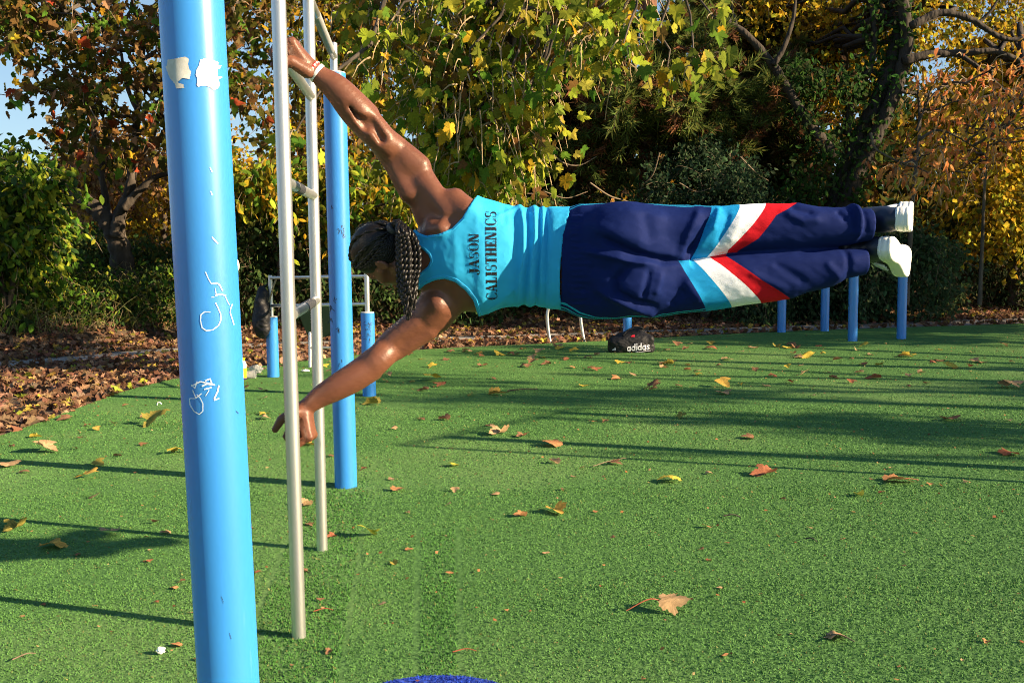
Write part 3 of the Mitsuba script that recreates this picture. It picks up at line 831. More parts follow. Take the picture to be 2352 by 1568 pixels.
shirt_ridges = [([(1193, 462), (1203, 520), (1203, 580), (1192, 640), (1188, 706)], 7, .013), ([(1211, 470), (1214, 540), (1206, 640), (1203, 704)], 6, -.007), ([(1228, 464), (1229, 540), (1218, 620), (1216, 708)], 8, .013),
                ([(1240, 474), (1238, 560), (1232, 640), (1229, 710)], 4.5, -.009), ([(1247, 466), (1245, 530), (1240, 600), (1243, 680)], 5, .008), ([(1274, 468), (1264, 600), (1264, 718)], 15, .005), ([(1256, 474), (1252, 560), (1250, 650), (1252, 712)], 4, -.006),
                ([(1140, 500), (1168, 487), (1194, 476)], 4, .004), ([(1178, 470), (1182, 560), (1172, 640)], 8, -.004), ([(1110, 720), (1150, 690), (1190, 650)], 9, .004), ([(1120, 715), (1165, 695)], 6, -.003),
                ([(1158, 470), (1162, 520)], 7, -.003), ([(1105, 540), (1110, 640), (1108, 700)], 12, .003), ([(1066, 560), (1072, 620)], 8, -.002), ([(1020, 560), (1030, 620), (1050, 640)], 12, .002)]
nn = normals_of(v, f)
pd = poly_dist(v[:, 0], v[:, 2], SP)
inner = np.clip((-pd - 0.004) / 0.02, 0, 1)
hemfree = np.clip((PX(1262) - v[:, 0]) / 0.04, 0, 1) + np.clip(-pd / 0.02, 0, 1)
nz = meshkit.fbm(v * [22, 14, 9], 3, 4) - 0.5
v = v + nn * (fold(v, nn, shirt_ridges) * inner + nz * 0.004 * inner)[:, None]
v = relax(v, f, 2)
SHV, SHF = v, f
top_key = part(man, 'tank_top', (v, f), 'mat_shirt', smooth=50)
# stitched seams along the neck and arm holes and the hem
import scipy.spatial as ss
back = v[:, 1] < yb(v[:, 0]) - 0.02
tree_s = ss.cKDTree(v[back][:, [0, 2]])


def on_back(xz, lift, trim=False):
    """Points of the athlete's back surface (towards the camera) at the given x, z."""
    d, i = tree_s.query(xz, k=6)
    if trim:
        ok = d[:, 0] < 0.004; xz, d, i = xz[ok], d[ok], i[ok]
    y = v[back][i, 1]
    w = 1 / (d + 1e-4)
    return np.column_stack([xz[:, 0], (y * w).sum(1) / w.sum(1) - lift, xz[:, 1]])


def inset(pts, dpx):
    q = np.array([[PX(x), PZ(x, y)] for x, y in pts]); g = LineString(q)
    o = Polygon(SP).buffer(-dpx * MP).exterior
    s = spline(q, 60)
    r = np.array([o.interpolate(o.project(Point(p))).coords[0] for p in s])
    return r[np.concatenate([[True], np.linalg.norm(np.diff(r, axis=0), axis=1) > 1e-3])]


scene['mat_thread'] = two(principled((0.03, 0.46, 0.80), 0.7))
for pts, dpx in (((shirt_poly[2:8]), 5), ((shirt_poly[9:17]), 5), ((shirt_poly[18:26]), 5), ((shirt_poly[18:26]), 8)):
    part(top_key, 'seam', tube(on_back(inset(pts, dpx), 0.0008, True), 0.0013, 5), 'mat_thread', smooth=True)


# lettering in a serif stencil face, letter by letter
def arc_band(cx, cy, rx, ry, a0, a1, thick, thin):
    a = np.radians(np.linspace(a0, a1, 24))
    w = thin + (thick - thin) * np.abs(np.cos(a)) ** 1.5
    o = np.column_stack([cx + rx * np.cos(a), cy + ry * np.sin(a)])
    i_ = np.column_stack([cx + (rx - w) * np.cos(a), cy + (ry - np.maximum(thin, w * 0.25)) * np.sin(a)])
    return Polygon(np.vstack([o, i_[::-1]])).buffer(0)


def bx(x0, y0, x1, y1): return Polygon([(x0, y0), (x1, y0), (x1, y1), (x0, y1)])
def serif(x, y, w): return bx(x - w / 2, y - .035, x + w / 2, y + .035)


def glyph(ch):
    B, tn = .29, .085
    if ch == 'I': g = [bx(.13, 0, .13 + B, 1), serif(.25, .035, .44), serif(.25, .965, .44)]; w = .5
    elif ch == 'T': g = [bx(.25, 0, .25 + B, 1), serif(.37, .035, .44), bx(0, .92, .74, 1), bx(0, .72, .06, 1), bx(.68, .72, .74, 1)]; w = .74
    elif ch == 'L': g = [bx(.08, 0, .08 + B, 1), serif(.2, .965, .40), bx(0, 0, .66, .08), bx(.60, 0, .66, .32)]; w = .68
    elif ch == 'H': g = [bx(.07, 0, .07 + B, 1), bx(.55, 0, .55 + B, 1), bx(.2, .46, .7, .54)] + [serif(x, y, .38) for x in (.19, .67) for y in (.035, .965)]; w = .86
    elif ch == 'N': g = [bx(.08, 0, .08 + tn, 1), bx(.66, 0, .66 + tn, 1), Polygon([(.05, 1), (.33, 1), (.74, 0), (.48, 0)]), serif(.11, .035, .3), serif(.70, .965, .3), serif(.12, .965, .26)]; w = .84
    elif ch == 'E': g = [bx(.08, 0, .08 + B, 1), bx(0, 0, .66, .08), bx(0, .92, .64, 1), bx(.3, .46, .52, .54), bx(.60, 0, .66, .3), bx(.58, .72, .64, 1), bx(.46, .36, .52, .64)]; w = .7
    elif ch == 'A': g = [Polygon([(.30, 1), (.50, 1), (.82, 0), (.54, 0)]), Polygon([(.33, 1), (.40, .92), (.16, 0), (.08, 0)]), bx(.2, .28, .6, .36), serif(.12, .035, .28), serif(.68, .035, .36)]; w = .84
    elif ch == 'O': g = [arc_band(.42, .5, .40, .52, 0, 360, .23, .05)]; w = .84
    elif ch == 'C': g = [arc_band(.42, .5, .40, .52, 42, 318, .23, .05), bx(.68, .64, .74, .98), bx(.68, .04, .74, .30)]; w = .80
    elif ch == 'S': g = [arc_band(.34, .73, .30, .29, 60, 270, .17, .07), arc_band(.34, .27, .31, .29, -120, 90, .17, .07), bx(.56, .68, .61, 1.0), bx(.05, .02, .10, .32)]; w = .68
    elif ch == 'J': g = [bx(.28, .15, .28 + B, 1), serif(.40, .965, .42), arc_band(.26, .16, .26, .22, 180, 360, .2, .06), Point(.10, .16).buffer(.09)]; w = .62
    u = unary_union(g)
    cut = bx(-1, .465, 2, .495)                           # the stencil gap
    return (u.difference(cut) if ch in 'OSCNJATI' else u), w


def lettering(word, xpx0, xpx1, ypx0, ypx1):
    """Letters read upwards in the picture: baseline at xpx1, tops at xpx0, from ypx0 (first letter) up to ypx1."""
    gl = [glyph(c) for c in word]
    W = sum(w for _, w in gl) + .06 * (len(gl) - 1); x = 0
    for g, w in gl:
        vs, fs, o = [], [], 0
        for q in getattr(g, 'geoms', [g]):
            if q.area < 1e-3: continue
            a, b = trimesh.creation.triangulate_polygon(q, engine='earcut')
            a, b = subdivide(np.column_stack([a, a[:, 0] * 0]), b, 0.16)
            vs.append(a); fs.append(b + o); o += len(a)
        a, b = np.vstack(vs), np.vstack(fs)
        px = xpx1 + (xpx0 - xpx1) * a[:, 1]; py = ypx0 + (ypx1 - ypx0) * (x + a[:, 0]) / W
        xz = np.array([[PX(p), PZ(p, q)] for p, q in zip(px, py)])
        vv = on_back(xz, 0.0016)
        n = np.cross(vv[b[:, 1]] - vv[b[:, 0]], vv[b[:, 2]] - vv[b[:, 0]])[:, 1]
        b = b.copy(); b[n > 0] = b[n > 0][:, ::-1]
        part(top_key, 'letter', (vv, b), 'mat_print', smooth=True)
        x += w + .06


lettering('JASON', 1081, 1103, 629, 537)
lettering('CALISTHENICS', 1118, 1142, 686, 487)

# ---- track pants
plo = np.array([PX(1285), YB_ - 0.46, PZ(1500, 745) - 0.03]); phi_ = np.array([PX(2010), YB_ + 0.24, PZ(1500, 455) + 0.03])
pt = Field(plo, phi_, 0.0042)
loft(pt, [1270, 1300, 1331, 1370, 1413, 1470, 1530, 1575], [480, 478, 469, 468, 468, 470, 474, 480], [712, 716, 729, 733.5, 732, 727, 724, 700], [.106, .106, .114, .128, .134, .126, .108, .08], yc=[.016, .010, 0, -.010, -.016, -.014, -.004, 0])
loft(pt, [1430, 1480, 1545, 1620, 1650, 1690, 1757, 1826, 1880, 1930, 1954, 1963, 1996], [490, 471, 473, 473, 475, 471.5, 467.5, 466, 475, 477, 471, 480, 480], [603, 603, 602, 596, 589, 581, 582, 579, 570, 565, 562, 559, 553], [.10, .104, .10, .092, .09, .086, .080, .076, .072, .066, .068, .056, .052], k=0.014)
loft(pt, [1430, 1480, 1545, 1620, 1690, 1750, 1815, 1853, 1908, 1943, 1985], [597, 599, 598, 587, 577, 573, 571, 571, 572, 571, 571], [715, 726, 723, 714, 706, 696, 686, 672, 659, 640, 632], [.10, .104, .10, .092, .086, .080, .076, .072, .066, .062, .05], yc=-.004, k=0.014)
pt.ellipsoid(P(1466, 652, -.070), np.eye(3), [.088, .072, .074], k=0.035)
pt.ellipsoid(P(1438, 530, -.086), np.eye(3), [.105, .074, .078], k=0.04)
v, f = pt.mesh()
v = relax(v, f, 5)
pant_ridges = [([(1368, 545), (1400, 561), (1450, 583), (1500, 594), (1548, 598)], 8, -.015), ([(1325, 572), (1400, 588), (1440, 600), (1486, 604)], 8, .010), ([(1500, 604), (1560, 598)], 6, -.006),
               ([(1434, 608), (1400, 640), (1406, 668), (1450, 692), (1494, 700)], 8, -.013), ([(1366, 662), (1420, 688), (1470, 710), (1504, 720)], 8, .011), ([(1480, 616), (1463, 682)], 7, -.007), ([(1505, 620), (1492, 675)], 8, .005),
               ([(1618, 498), (1595, 540), (1566, 586)], 8, -.013), ([(1598, 480), (1572, 530), (1545, 590)], 9, .007), ([(1642, 478), (1620, 530)], 7, .006), ([(1466, 488), (1482, 560)], 14, -.006), ([(1418, 486), (1520, 505)], 12, .004),
               ([(1350, 520), (1410, 540), (1470, 560)], 14, .005), ([(1345, 610), (1400, 622)], 16, -.007), ([(1330, 650), (1370, 690)], 14, -.005), ([(1560, 640), (1600, 690)], 12, .005), ([(1530, 700), (1560, 660)], 10, -.005),
               ([(1783, 488), (1825, 508), (1868, 505)], 9, .006), ([(1800, 475), (1850, 492)], 7, -.005), ([(1905, 485), (1926, 510)], 7, -.005), ([(1952, 468), (1957, 512), (1952, 545)], 5, .008), ([(1940, 480), (1942, 530)], 5, -.006), ([(1968, 478), (1972, 540)], 6, -.003),
               ([(1880, 600), (1920, 640)], 9, .004), ([(1760, 600), (1840, 650)], 10, -.004), ([(1700, 620), (1800, 668)], 10, .004), ([(1690, 490), (1660, 560)], 9, .003), ([(1660, 488), (1635, 560)], 7, -.005), ([(1930, 570), (1936, 640)], 7, -.004)]
for yy in range(500, 705, 13):
    pant_ridges.append(([(1306, yy), (1330 + (yy * 7) % 23, yy + (yy * 5) % 7 - 3)], 3.4, .0026))
nn = normals_of(v, f)
nz = meshkit.fbm(v * [10, 10, 16], 4, 9) - 0.5
d = fold(v, nn, pant_ridges)
frontside = v[:, 1] > yb(v[:, 0]) + 0.03
d = np.where(frontside, 0, d * 1.25) + nz * 0.007
v = v + nn * d[:, None]
v = relax(v, f, 3)


def xz_line(pts):
    return [(float(PX(x)), float(PZ(x, y))) for x, y in pts]


UB = [xz_line(p) for p in ([(1629, 470), (1604, 530), (1578, 600)], [(1694, 468), (1655, 530), (1610, 600)], [(1757, 462), (1712, 518), (1662, 574)], [(1832, 462), (1766, 496), (1727, 548), (1686, 576)])]
LB = [xz_line(p) for p in ([(1543, 590), (1580, 652), (1623, 720)], [(1580, 590), (1634, 652), (1685, 712)], [(1622, 590), (1645, 607), (1700, 652), (1752, 700)], [(1660, 588), (1735, 641), (1820, 690)])]
SPLIT = xz_line([(1500, 600), (1580, 596), (1618, 590), (1670, 580), (1771, 577), (1853, 573), (2000, 566)])
NAVY, CYAN, WHITE, RED = (0.005, 0.014, 0.092), (0.012, 0.26, 0.58), (0.71, 0.75, 0.84), (0.52, 0.010, 0.020)
XJOIN, ZTOP = float(PX(1640)), float(PZ(1600, 600))


def pl_x(line, z):
    """x of the boundary at height z."""
    out = mi.Float(line[0][0])
    for (x0, z0), (x1, z1) in zip(line[:-1], line[1:]):
        t = dr.clip((z - z0) / (z1 - z0), 0, 1)
        out = out + (x1 - x0) * t
    return out


def pl_z(line, x):
    out = mi.Float(line[0][1])
    for (x0, z0), (x1, z1) in zip(line[:-1], line[1:]):
        out = out + (z1 - z0) * dr.clip((x - x0) / (x1 - x0), 0, 1)
    return out


def pants_fn(p, n, uv):
    up = p.z > pl_z(SPLIT, p.x)
    def band(B):
        a, b, c, e = [pl_x(q, p.z) for q in B]
        col = dr.select(p.x < a, mi.Color3f(NAVY), dr.select(p.x < b, mi.Color3f(CYAN), dr.select(p.x < c, mi.Color3f(WHITE), dr.select(p.x < e, mi.Color3f(RED), mi.Color3f(NAVY)))))
        return col, p.x < a
    cu, nu = band(UB); cl, nl = band(LB)
    col = dr.select(up, cu, cl); before = dr.select(up, nu, nl)
    u = p.x - X0
    s = (p.y - (YB_ - YAW * (dr.sqrt(u * u + .0025) + u) / 2 - 0.048)) / 0.018
    fr = s - dr.floor(s)
    pipe = (s > 0) & (s < 3) & (fr < 0.40) & before & (dr.abs(p.z - ZMID) > 0.135)
    col = dr.select(pipe, mi.Color3f((0.02, 0.34, 0.58)), col)
    return col * (0.86 + 0.28 * noise(p.x * 700, p.y * 700, p.z * 700))


scene['mat_pants'] = two({'type': 'bumpmap', 'bump': proc(lambda p, n, uv: noise(p.x * 800, p.y * 800, p.z * 800) * 0.00035 + fbm(p.x * 16, p.y * 16, p.z * 22, 3) * 0.006, 1e-3), 'scale': 1.0,
                          'bsdf': principled(proc(pants_fn), 0.75, specular=0.10)})
pants_key = part(man, 'track_pants', (v, f), 'mat_pants', smooth=True, label='navy track pants with blue, white and red chevron stripes')


# ---- shoes
def shoe(O, Tn, Sn, mirror):
    Tn = np.asarray(Tn, float) / np.linalg.norm(Tn); Sn = np.asarray(Sn, float); Sn = Sn - Tn * (Sn @ Tn); Sn /= np.linalg.norm(Sn)
    B = np.cross(Sn, Tn) * mirror
    def place(v, f):
        v = v * .94
        w = O + np.outer(v[:, 0] - 0.055, Tn) + np.outer(v[:, 1], B) - np.outer(v[:, 2], Sn)
        if np.dot(np.cross(Tn, B), -Sn) < 0: f = f[:, ::-1]
        return w, f
    half = [(-.008, 0), (-.004, .022), (.02, .037), (.06, .039), (.11, .035), (.15, .041), (.19, .052), (.235, .050), (.27, .034), (.288, .006)]
    half2 = [(.284, -.016), (.25, -.040), (.20, -.046), (.15, -.040), (.11, -.030), (.06, -.036), (.02, -.035), (-.004, -.021)]
    out = spline(np.array(half + half2 + [half[0]]), 90)
    F = Field([-.035, -.075, -.015], [.32, .075, .06], .003)
    xg, yg = np.meshgrid(F.ax[0], F.ax[1], indexing='ij'); D2 = poly_dist(xg, yg, out)[:, :, None] + .008
    z = F.ax[2][None, None, :]
    toe = np.clip((xg[:, :, None] - .20) / .09, 0, 1) ** 2 * .014
    D3 = np.abs(z - .022 - toe) - .022 + .008
    q = np.maximum(D2, D3); outd = np.sqrt(np.maximum(D2, 0) ** 2 + np.maximum(D3, 0) ** 2)
    d = np.where((D2 > 0) & (D3 > 0), outd, q) - .008
    groove = np.minimum(np.abs(z - .014), np.abs(z - .032)) < .0012
    d = np.where(groove & (D2 > -.006), np.maximum(d, D2 + .0025 - .008), d)
    F.F = d.astype(np.float32)
    v, f = F.mesh(); v = relax(v, f, 2)
    k = thing_part('shoe')
    part(k, 'sole', place(v, f), 'mat_white_rubber', smooth=50)
    U = Field([-.03, -.07, .025], [.30, .07, .19], .0035)
    e = np.eye(3)
    U.ellipsoid([.04, 0, .055], e, [.048, .037, .045], k=.02); U.ellipsoid([.205, .002, .050], e, [.078, .045, .030], k=.02)
    U.capsule([.075, 0, .090], [.19, 0, .055], .036, .034, k=.02); U.capsule([.060, 0, .080], [.055, 0, .128], .038, .040, k=.02)
    U.capsule([.06, 0, .125], [.058, 0, .175], .034, k=.006)
    v, f = U.mesh(); v = relax(v, f, 3)
    part(k, 'upper', place(v, f), 'mat_shoe', smooth=True)
    for t, h in ((.095, .112), (.118, .102), (.141, .094), (.162, .087)):
        part(k, 'lace', place(*tube(spline(np.array([(t, -.030, h - .014), (t + .004, -.012, h + .006), (t - .004, .012, h + .006), (t, .030, h - .014)]), 14), .0032, 6)), 'mat_silver', smooth=True)
    for t, dt in ((.085, .0), (.110, .0), (.135, .0)):
        part(k, 'side_stripe', place(*tube(spline(np.array([(t + .03, .0405, .050), (t + .012, .0385, .066), (t, .032, .084)]), 10), .0052, 6)), 'mat_silver', smooth=True)


_n = [0]
def thing_part(name):
    base = man + '__' + name; k = base if _n[0] == 0 else f'{base}_{_n[0]:03d}'; _n[0] += 1
    return k


shoe(P(2092, 503, 0.0), [.40, .915, .05], [.915, -.40, 0], 1)
shoe(P(2060, 574, 0.0), [.56, .80, -.24], [.77, -.64, 0], -1)

# ---- wristbands
def band(c, axis, r, w, bsdf, name, label, marks=None, mcol=None):
    axis = np.asarray(axis) / np.linalg.norm(axis)
    k = part(man, name, tube([c - axis * w / 2, c - axis * w / 2 + axis * 1e-4, c - axis * w * .3, c + axis * w * .3, c + axis * w / 2 - axis * 1e-4, c + axis * w / 2], np.array([r - .003, r - .0005, r + .0015, r + .0015, r - .0005, r - .003]), 40), bsdf, smooth=60, label=label)
    if marks:
        u = np.cross(axis, [0, 1.0, 0]); u /= np.linalg.norm(u); wv = np.cross(axis, u)
        if wv[1] > 0: wv = -wv
        ms = []
        for a, s, L, t in marks:
            an = np.radians(np.linspace(a, a + L, 6))
            ring = lambda off: np.array([c + axis * (s + off) * w + (r + .0022) * (np.sin(q) * u + np.cos(q) * wv) for q in an])
            A, Bq = ring(-t / 2), ring(t / 2)
            ms.append((np.vstack([A, Bq]), np.array([[i_, i_ + 1, 7 + i_] for i_ in range(5)] + [[i_, 7 + i_, 6 + i_] for i_ in range(5)])))
        part(k, 'print', cat_meshes(ms), mcol, smooth=True, kind='stuff')


axT = P(775, 205, wY + .01) - P(724, 165, wY); axB = P(735, 911, wY) - P(699, 938, wY)
r4 = np.random.default_rng(3)
band(P(718, 160.5, wY), axT, .0282, .013, 'mat_band_red', 'wristband', 'red wristband with white print', [(a, r4.uniform(-.2, .2), r4.uniform(8, 16), .45) for a in range(-80, 80, 21)], 'mat_band_white')
band(P(728, 168, wY + .002), axT, .0288, .013, 'mat_band_white', 'wristband', 'plain white wristband')
band(P(695.5, 942, wY), axB + [0.02, 0, -.02], .0270, .012, 'mat_band_white', 'wristband', 'white wristband with dark print', [(a, r4.uniform(-.1, .1), r4.uniform(4, 9), .35) for a in range(-70, 75, 16)], 'mat_ink')

# ---- hair: cornrows drawn to a tie, loose braids hanging from it
nf = FCE * .82 - UPH * .57; nf /= np.linalg.norm(nf)
hf = Field(HC - .16, HC + .16, .0035)
hf.ellipsoid(hp(-.010, .013, 0), AX, [.0905, .0865, .0700], k=0.0)
g = np.meshgrid(*hf.ax, indexing='ij', sparse=True)
side = (g[0] - HC[0]) * nf[0] + (g[1] - HC[1]) * nf[1] + (g[2] - HC[2]) * nf[2]
hf.F = np.maximum(hf.F, (side - .030).astype(np.float32))
v, f = hf.mesh()
hair = part(man, 'hair', (relax(v, f, 2), f), 'mat_hair', smooth=True, label='black braided hair tied at the back')
tie = hp(-.098, -.018, .006)


def braid(path, r, turns, parent, name, n=None):
    """A plait of three strands wound along the path."""
    L = np.linalg.norm(np.diff(path, axis=0), axis=1).sum()
    n = n or max(24, int(L / 0.0035))
    c = spline(path, n); t = np.gradient(c, axis=0); t /= np.linalg.norm(t, axis=1, keepdims=True)
    u = np.cross(t, [0.31, 0.55, 0.77]); u /= np.linalg.norm(u, axis=1, keepdims=True); w = np.cross(t, u)
    s = np.linspace(0, 1, n); ph = s * turns * 2 * np.pi
    taper = np.minimum(1, np.minimum(s * 12 + .5, (1 - s) * 5 + .45))
    ms = []
    for k in range(3):
        q = ph + k * 2 * np.pi / 3
        off = (np.cos(q)[:, None] * u * 1.0 + np.sin(2 * q)[:, None] * w * .55) * (r * .58 * taper)[:, None]
        ms.append(tube(c + off, r * .58 * taper, 6))
    part(parent, name, cat_meshes(ms), 'mat_hair', smooth=True)


def scalp(d, lift=.001):
    d = d / np.linalg.norm(d); l = np.array([d @ FCE / .0905, d @ UPH / .0865, d @ SID / .0700])
    return hp(-.010, .013, 0) + d / np.linalg.norm(l) * 1.0 + d * lift
td = tie - hp(-.010, .013, 0); td /= np.linalg.norm(td)
for k in range(25):
    a = 2 * np.pi * k / 25
    e1 = np.cross(nf, SID); e1 /= np.linalg.norm(e1)
    s0 = nf * .30 + (math.cos(a) * e1 + math.sin(a) * SID) * .95; s0 /= np.linalg.norm(s0)
    path = []
    for q in np.linspace(0, 1, 9):
        d = s0 * (1 - q) + td * q
        d = d + np.cross(td, s0) * 0.12 * math.sin(q * math.pi)
        path.append(scalp(d))
    path[-1] = tie * .8 + path[-1] * .2
    braid(np.array(path), .0076, 7, hair, 'cornrow', 46)
tn = td
part(hair, 'hair_tie', tube([tie + tn * -.004, tie + tn * .002, tie + tn * .010, tie + tn * .016], [.019, .0225, .0225, .019], 20), 'mat_tape', smooth=50)
r5 = np.random.default_rng(11)
ends = [(924, 690), (931, 722), (938, 735), (944, 728), (949, 712), (926, 700), (935, 728), (941, 716), (929, 675), (946, 690), (936, 700)]
for k, (ex, ey) in enumerate(ends):
    q = k / (len(ends) - 1)
    mx = 916 + 44 * ((k * 5) % 11) / 10; yo = -.075 - .022 * ((k * 3) % 4)
    path = np.array([tie + tn * .004, tie + tn * .028 + [.006, -.004, 0] + r5.normal(0, .004, 3), P(914 + 26 * ((k * 5) % 11) / 10, 533 + r5.uniform(-7, 5), yo), P(mx - 2, 562 + r5.uniform(-6, 6), yo - .006), P(mx, 610, yo - .010), P((mx + ex) / 2 + r5.normal(0, 2), 655, yo - .012), P(ex + r5.normal(0, 1.5), ey, yo - .014)])
    braid(path, .0105, 7, hair, 'braid')
# ------------------------------------------------------------------ leaves, twigs, trees
def fan(out, z):
    out = np.asarray(out, float); c = np.array([[0, .45, 0]])
    v = np.vstack([c, np.column_stack([out, z(out[:, 0], out[:, 1])])])
    n = len(out); i = np.arange(n)
    return v, np.stack([i * 0, 1 + i, 1 + (i + 1) % n], 1)


_half = [(.10, .08), (.34, .05), (.50, .22), (.36, .34), (.56, .56), (.30, .62), (.24, .78), (0, 1.08)]
MAPLE = fan(_half + [(-x, y) for x, y in _half[-2::-1]] + [(0, .12)], lambda x, y: -.30 * np.abs(x) ** 1.3 - .12 * y * y)
OVAL = (np.array([[0, 0, 0], [.24, .32, -.07], [.22, .66, -.10], [0, 1, -.16], [-.22, .66, -.10], [-.24, .32, -.07], [0, .5, .02]]), np.array([[6, 0, 1], [6, 1, 2], [6, 2, 3], [6, 3, 4], [6, 4, 5], [6, 5, 0]]))
DIAM = (np.array([[0, 0, 0], [.34, .5, -.08], [0, 1, -.05], [-.34, .5, -.08]]), np.array([[0, 1, 2], [0, 2, 3]]))
NEEDLE = (np.array([[-.075, .1, 0], [.075, .1, 0], [0, 1, .05]]), np.array([[0, 1, 2]]))


_h2 = [(.06, .10), (.16, .02), (.26, .06), (.36, .03), (.40, .12), (.50, .16), (.47, .24), (.40, .30), (.50, .36), (.52, .46), (.62, .54), (.52, .58), (.46, .66), (.36, .60), (.28, .60), (.24, .66), (.28, .76), (.20, .84), (.16, .94), (.06, 1.0), (0, 1.12)]
SYC = fan(_h2 + [(-x, y) for x, y in _h2[-2::-1]] + [(0, .14)], lambda x, y: -.2 * np.abs(x) ** 1.3)


def bent(tmpl, n, seed):
    """Leaves of one outline, each folded and curled in its own way."""
    g = np.random.default_rng(seed); out = []
    for _ in range(n):
        v = tmpl[0].copy(); a, b, c = g.uniform(-.55, .55), g.uniform(-.5, .3), g.uniform(-.35, .35)
        v[:, 2] += a * np.abs(v[:, 0]) + b * v[:, 1] ** 2 + c * v[:, 0] * v[:, 1] + .10 * np.sin(v[:, 0] * 7 + g.uniform(0, 6)) * v[:, 1]
        v[:, 0] *= g.uniform(.62, 1.0); out.append((v, tmpl[1]))
    return out


def unit(a): return a / (np.linalg.norm(a, axis=-1, keepdims=True) + 1e-12)


def scatter(tmpl, pos, along, normal, size, cols):
    if isinstance(tmpl, list):
        k = np.arange(len(pos)) % len(tmpl); V_, F_, C_, o = [], [], [], 0
        for i, t in enumerate(tmpl):
            m = k == i
            if m.any():
                v, f, c = scatter(t, pos[m], along[m], normal[m], np.asarray(size)[m], cols[m]); V_.append(v); F_.append(f + o); C_.append(c); o += len(v)
        return np.vstack(V_), np.vstack(F_), np.vstack(C_)
    tv, tf = tmpl
    y = unit(along); z = unit(normal - y * (normal * y).sum(1, keepdims=True)); x = np.cross(y, z)
    s = np.asarray(size)[:, None, None]
    v = pos[:, None] + s * (tv[None, :, :1] * x[:, None] + tv[None, :, 1:2] * y[:, None] + tv[None, :, 2:] * z[:, None])
    f = tf[None] + (np.arange(len(pos)) * len(tv))[:, None, None]
    return v.reshape(-1, 3), f.reshape(-1, 3), np.repeat(cols, len(tv), 0)


def many_tubes(paths, r0, r1):
    """Thin three-sided twigs along the paths (n, m, 3)."""
    n, m, _ = paths.shape
    t = unit(np.gradient(paths, axis=1)); a = np.where(np.abs(t[..., 2:]) < .8, [0, 0, 1.0], [1.0, 0, 0])
    u = unit(np.cross(t, a)); w = np.cross(t, u)
    r = (np.asarray(r0)[:, None] * np.linspace(1, 0, m) + np.asarray(r1)[:, None] * np.linspace(0, 1, m))[..., None]
    v = np.stack([paths + r * (math.cos(q) * u + math.sin(q) * w) for q in (0, 2.094, 4.189)], 2)
    b = (np.arange(n) * m * 3)[:, None, None] + (np.arange(m - 1) * 3)[None, :, None]
    f = []
    for i in range(3):
        j = (i + 1) % 3
        f += [np.concatenate([b + i, b + j, b + 3 + j], -1), np.concatenate([b + i, b + 3 + j, b + 3 + i], -1)]
    return v.reshape(-1, 3), np.stack(f, 2).reshape(-1, 3)


def pick(cols, n, g):
    """Leaf colours from (rgb, weight) pairs, each leaf a little different."""
    w = np.array([c[1] for c in cols], float); k = g.choice(len(cols), n, p=w / w.sum())
    c = np.array([c[0] for c in cols])[k]
    return np.clip(c * g.lognormal(0, .22, (n, 1)) * g.uniform(.88, 1.12, (n, 3)), .004, .9)


def clump_twigs(clumps, g, m=5, droop=.5, out=1.0):
    """Twig paths from the clumps (centre, radii, count)."""
    P_ = []
    for c, r, n in clumps:
        c, r = np.asarray(c, float), np.broadcast_to(np.asarray(r, float), 3)
        d = unit(g.normal(size=(n, 3))); o = c + d * r * g.uniform(.05, .75, (n, 1)) ** .8
        dirn = unit(d * out + g.normal(size=(n, 3)) * .7); L = r.mean() * g.uniform(.25, .65, (n, 1))
        s = np.linspace(0, 1, m)[None, :, None]
        path = o[:, None] + dirn[:, None] * L[:, None] * s - np.array([0, 0, 1.0]) * (droop * L)[:, None] * s * s
        path = path + np.cumsum(g.normal(0, .035, (n, m, 3)) * L[:, None], 1)
        P_.append(path)
    return np.concatenate(P_)


def leaves_on(paths, per, g, spread, hang=.6, face=None):
    n, m, _ = paths.shape
    k = np.repeat(np.arange(n), per); s = g.uniform(.1, 1, len(k)) * (m - 1) * .999
    i = s.astype(int); t = (s - i)[:, None]
    p = paths[k, i] * (1 - t) + paths[k, i + 1] * t
    p = p + g.normal(0, spread, (len(k), 3))
    along = unit(g.normal(size=(len(k), 3)) + unit(paths[k, -1] - paths[k, 0]) * .5 - np.array([0, 0, hang * 1.6]))
    nrm = g.normal(size=(len(k), 3)) * .9 + (np.array(face) if face is not None else np.array([0, -.2, .5]))
    return p, along, nrm


def limb(a, b, sag=.0, n=7, g=None):
    a, b = np.asarray(a, float), np.asarray(b, float)
    s = np.linspace(0, 1, n)[:, None]; L = np.linalg.norm(b - a)
    p = a + (b - a) * s + np.array([0, 0, 1.0]) * sag * L * (s * (1 - s)) * 2
    if g is not None: p[1:-1] += g.normal(0, .035 * L, (n - 2, 3))
    return p


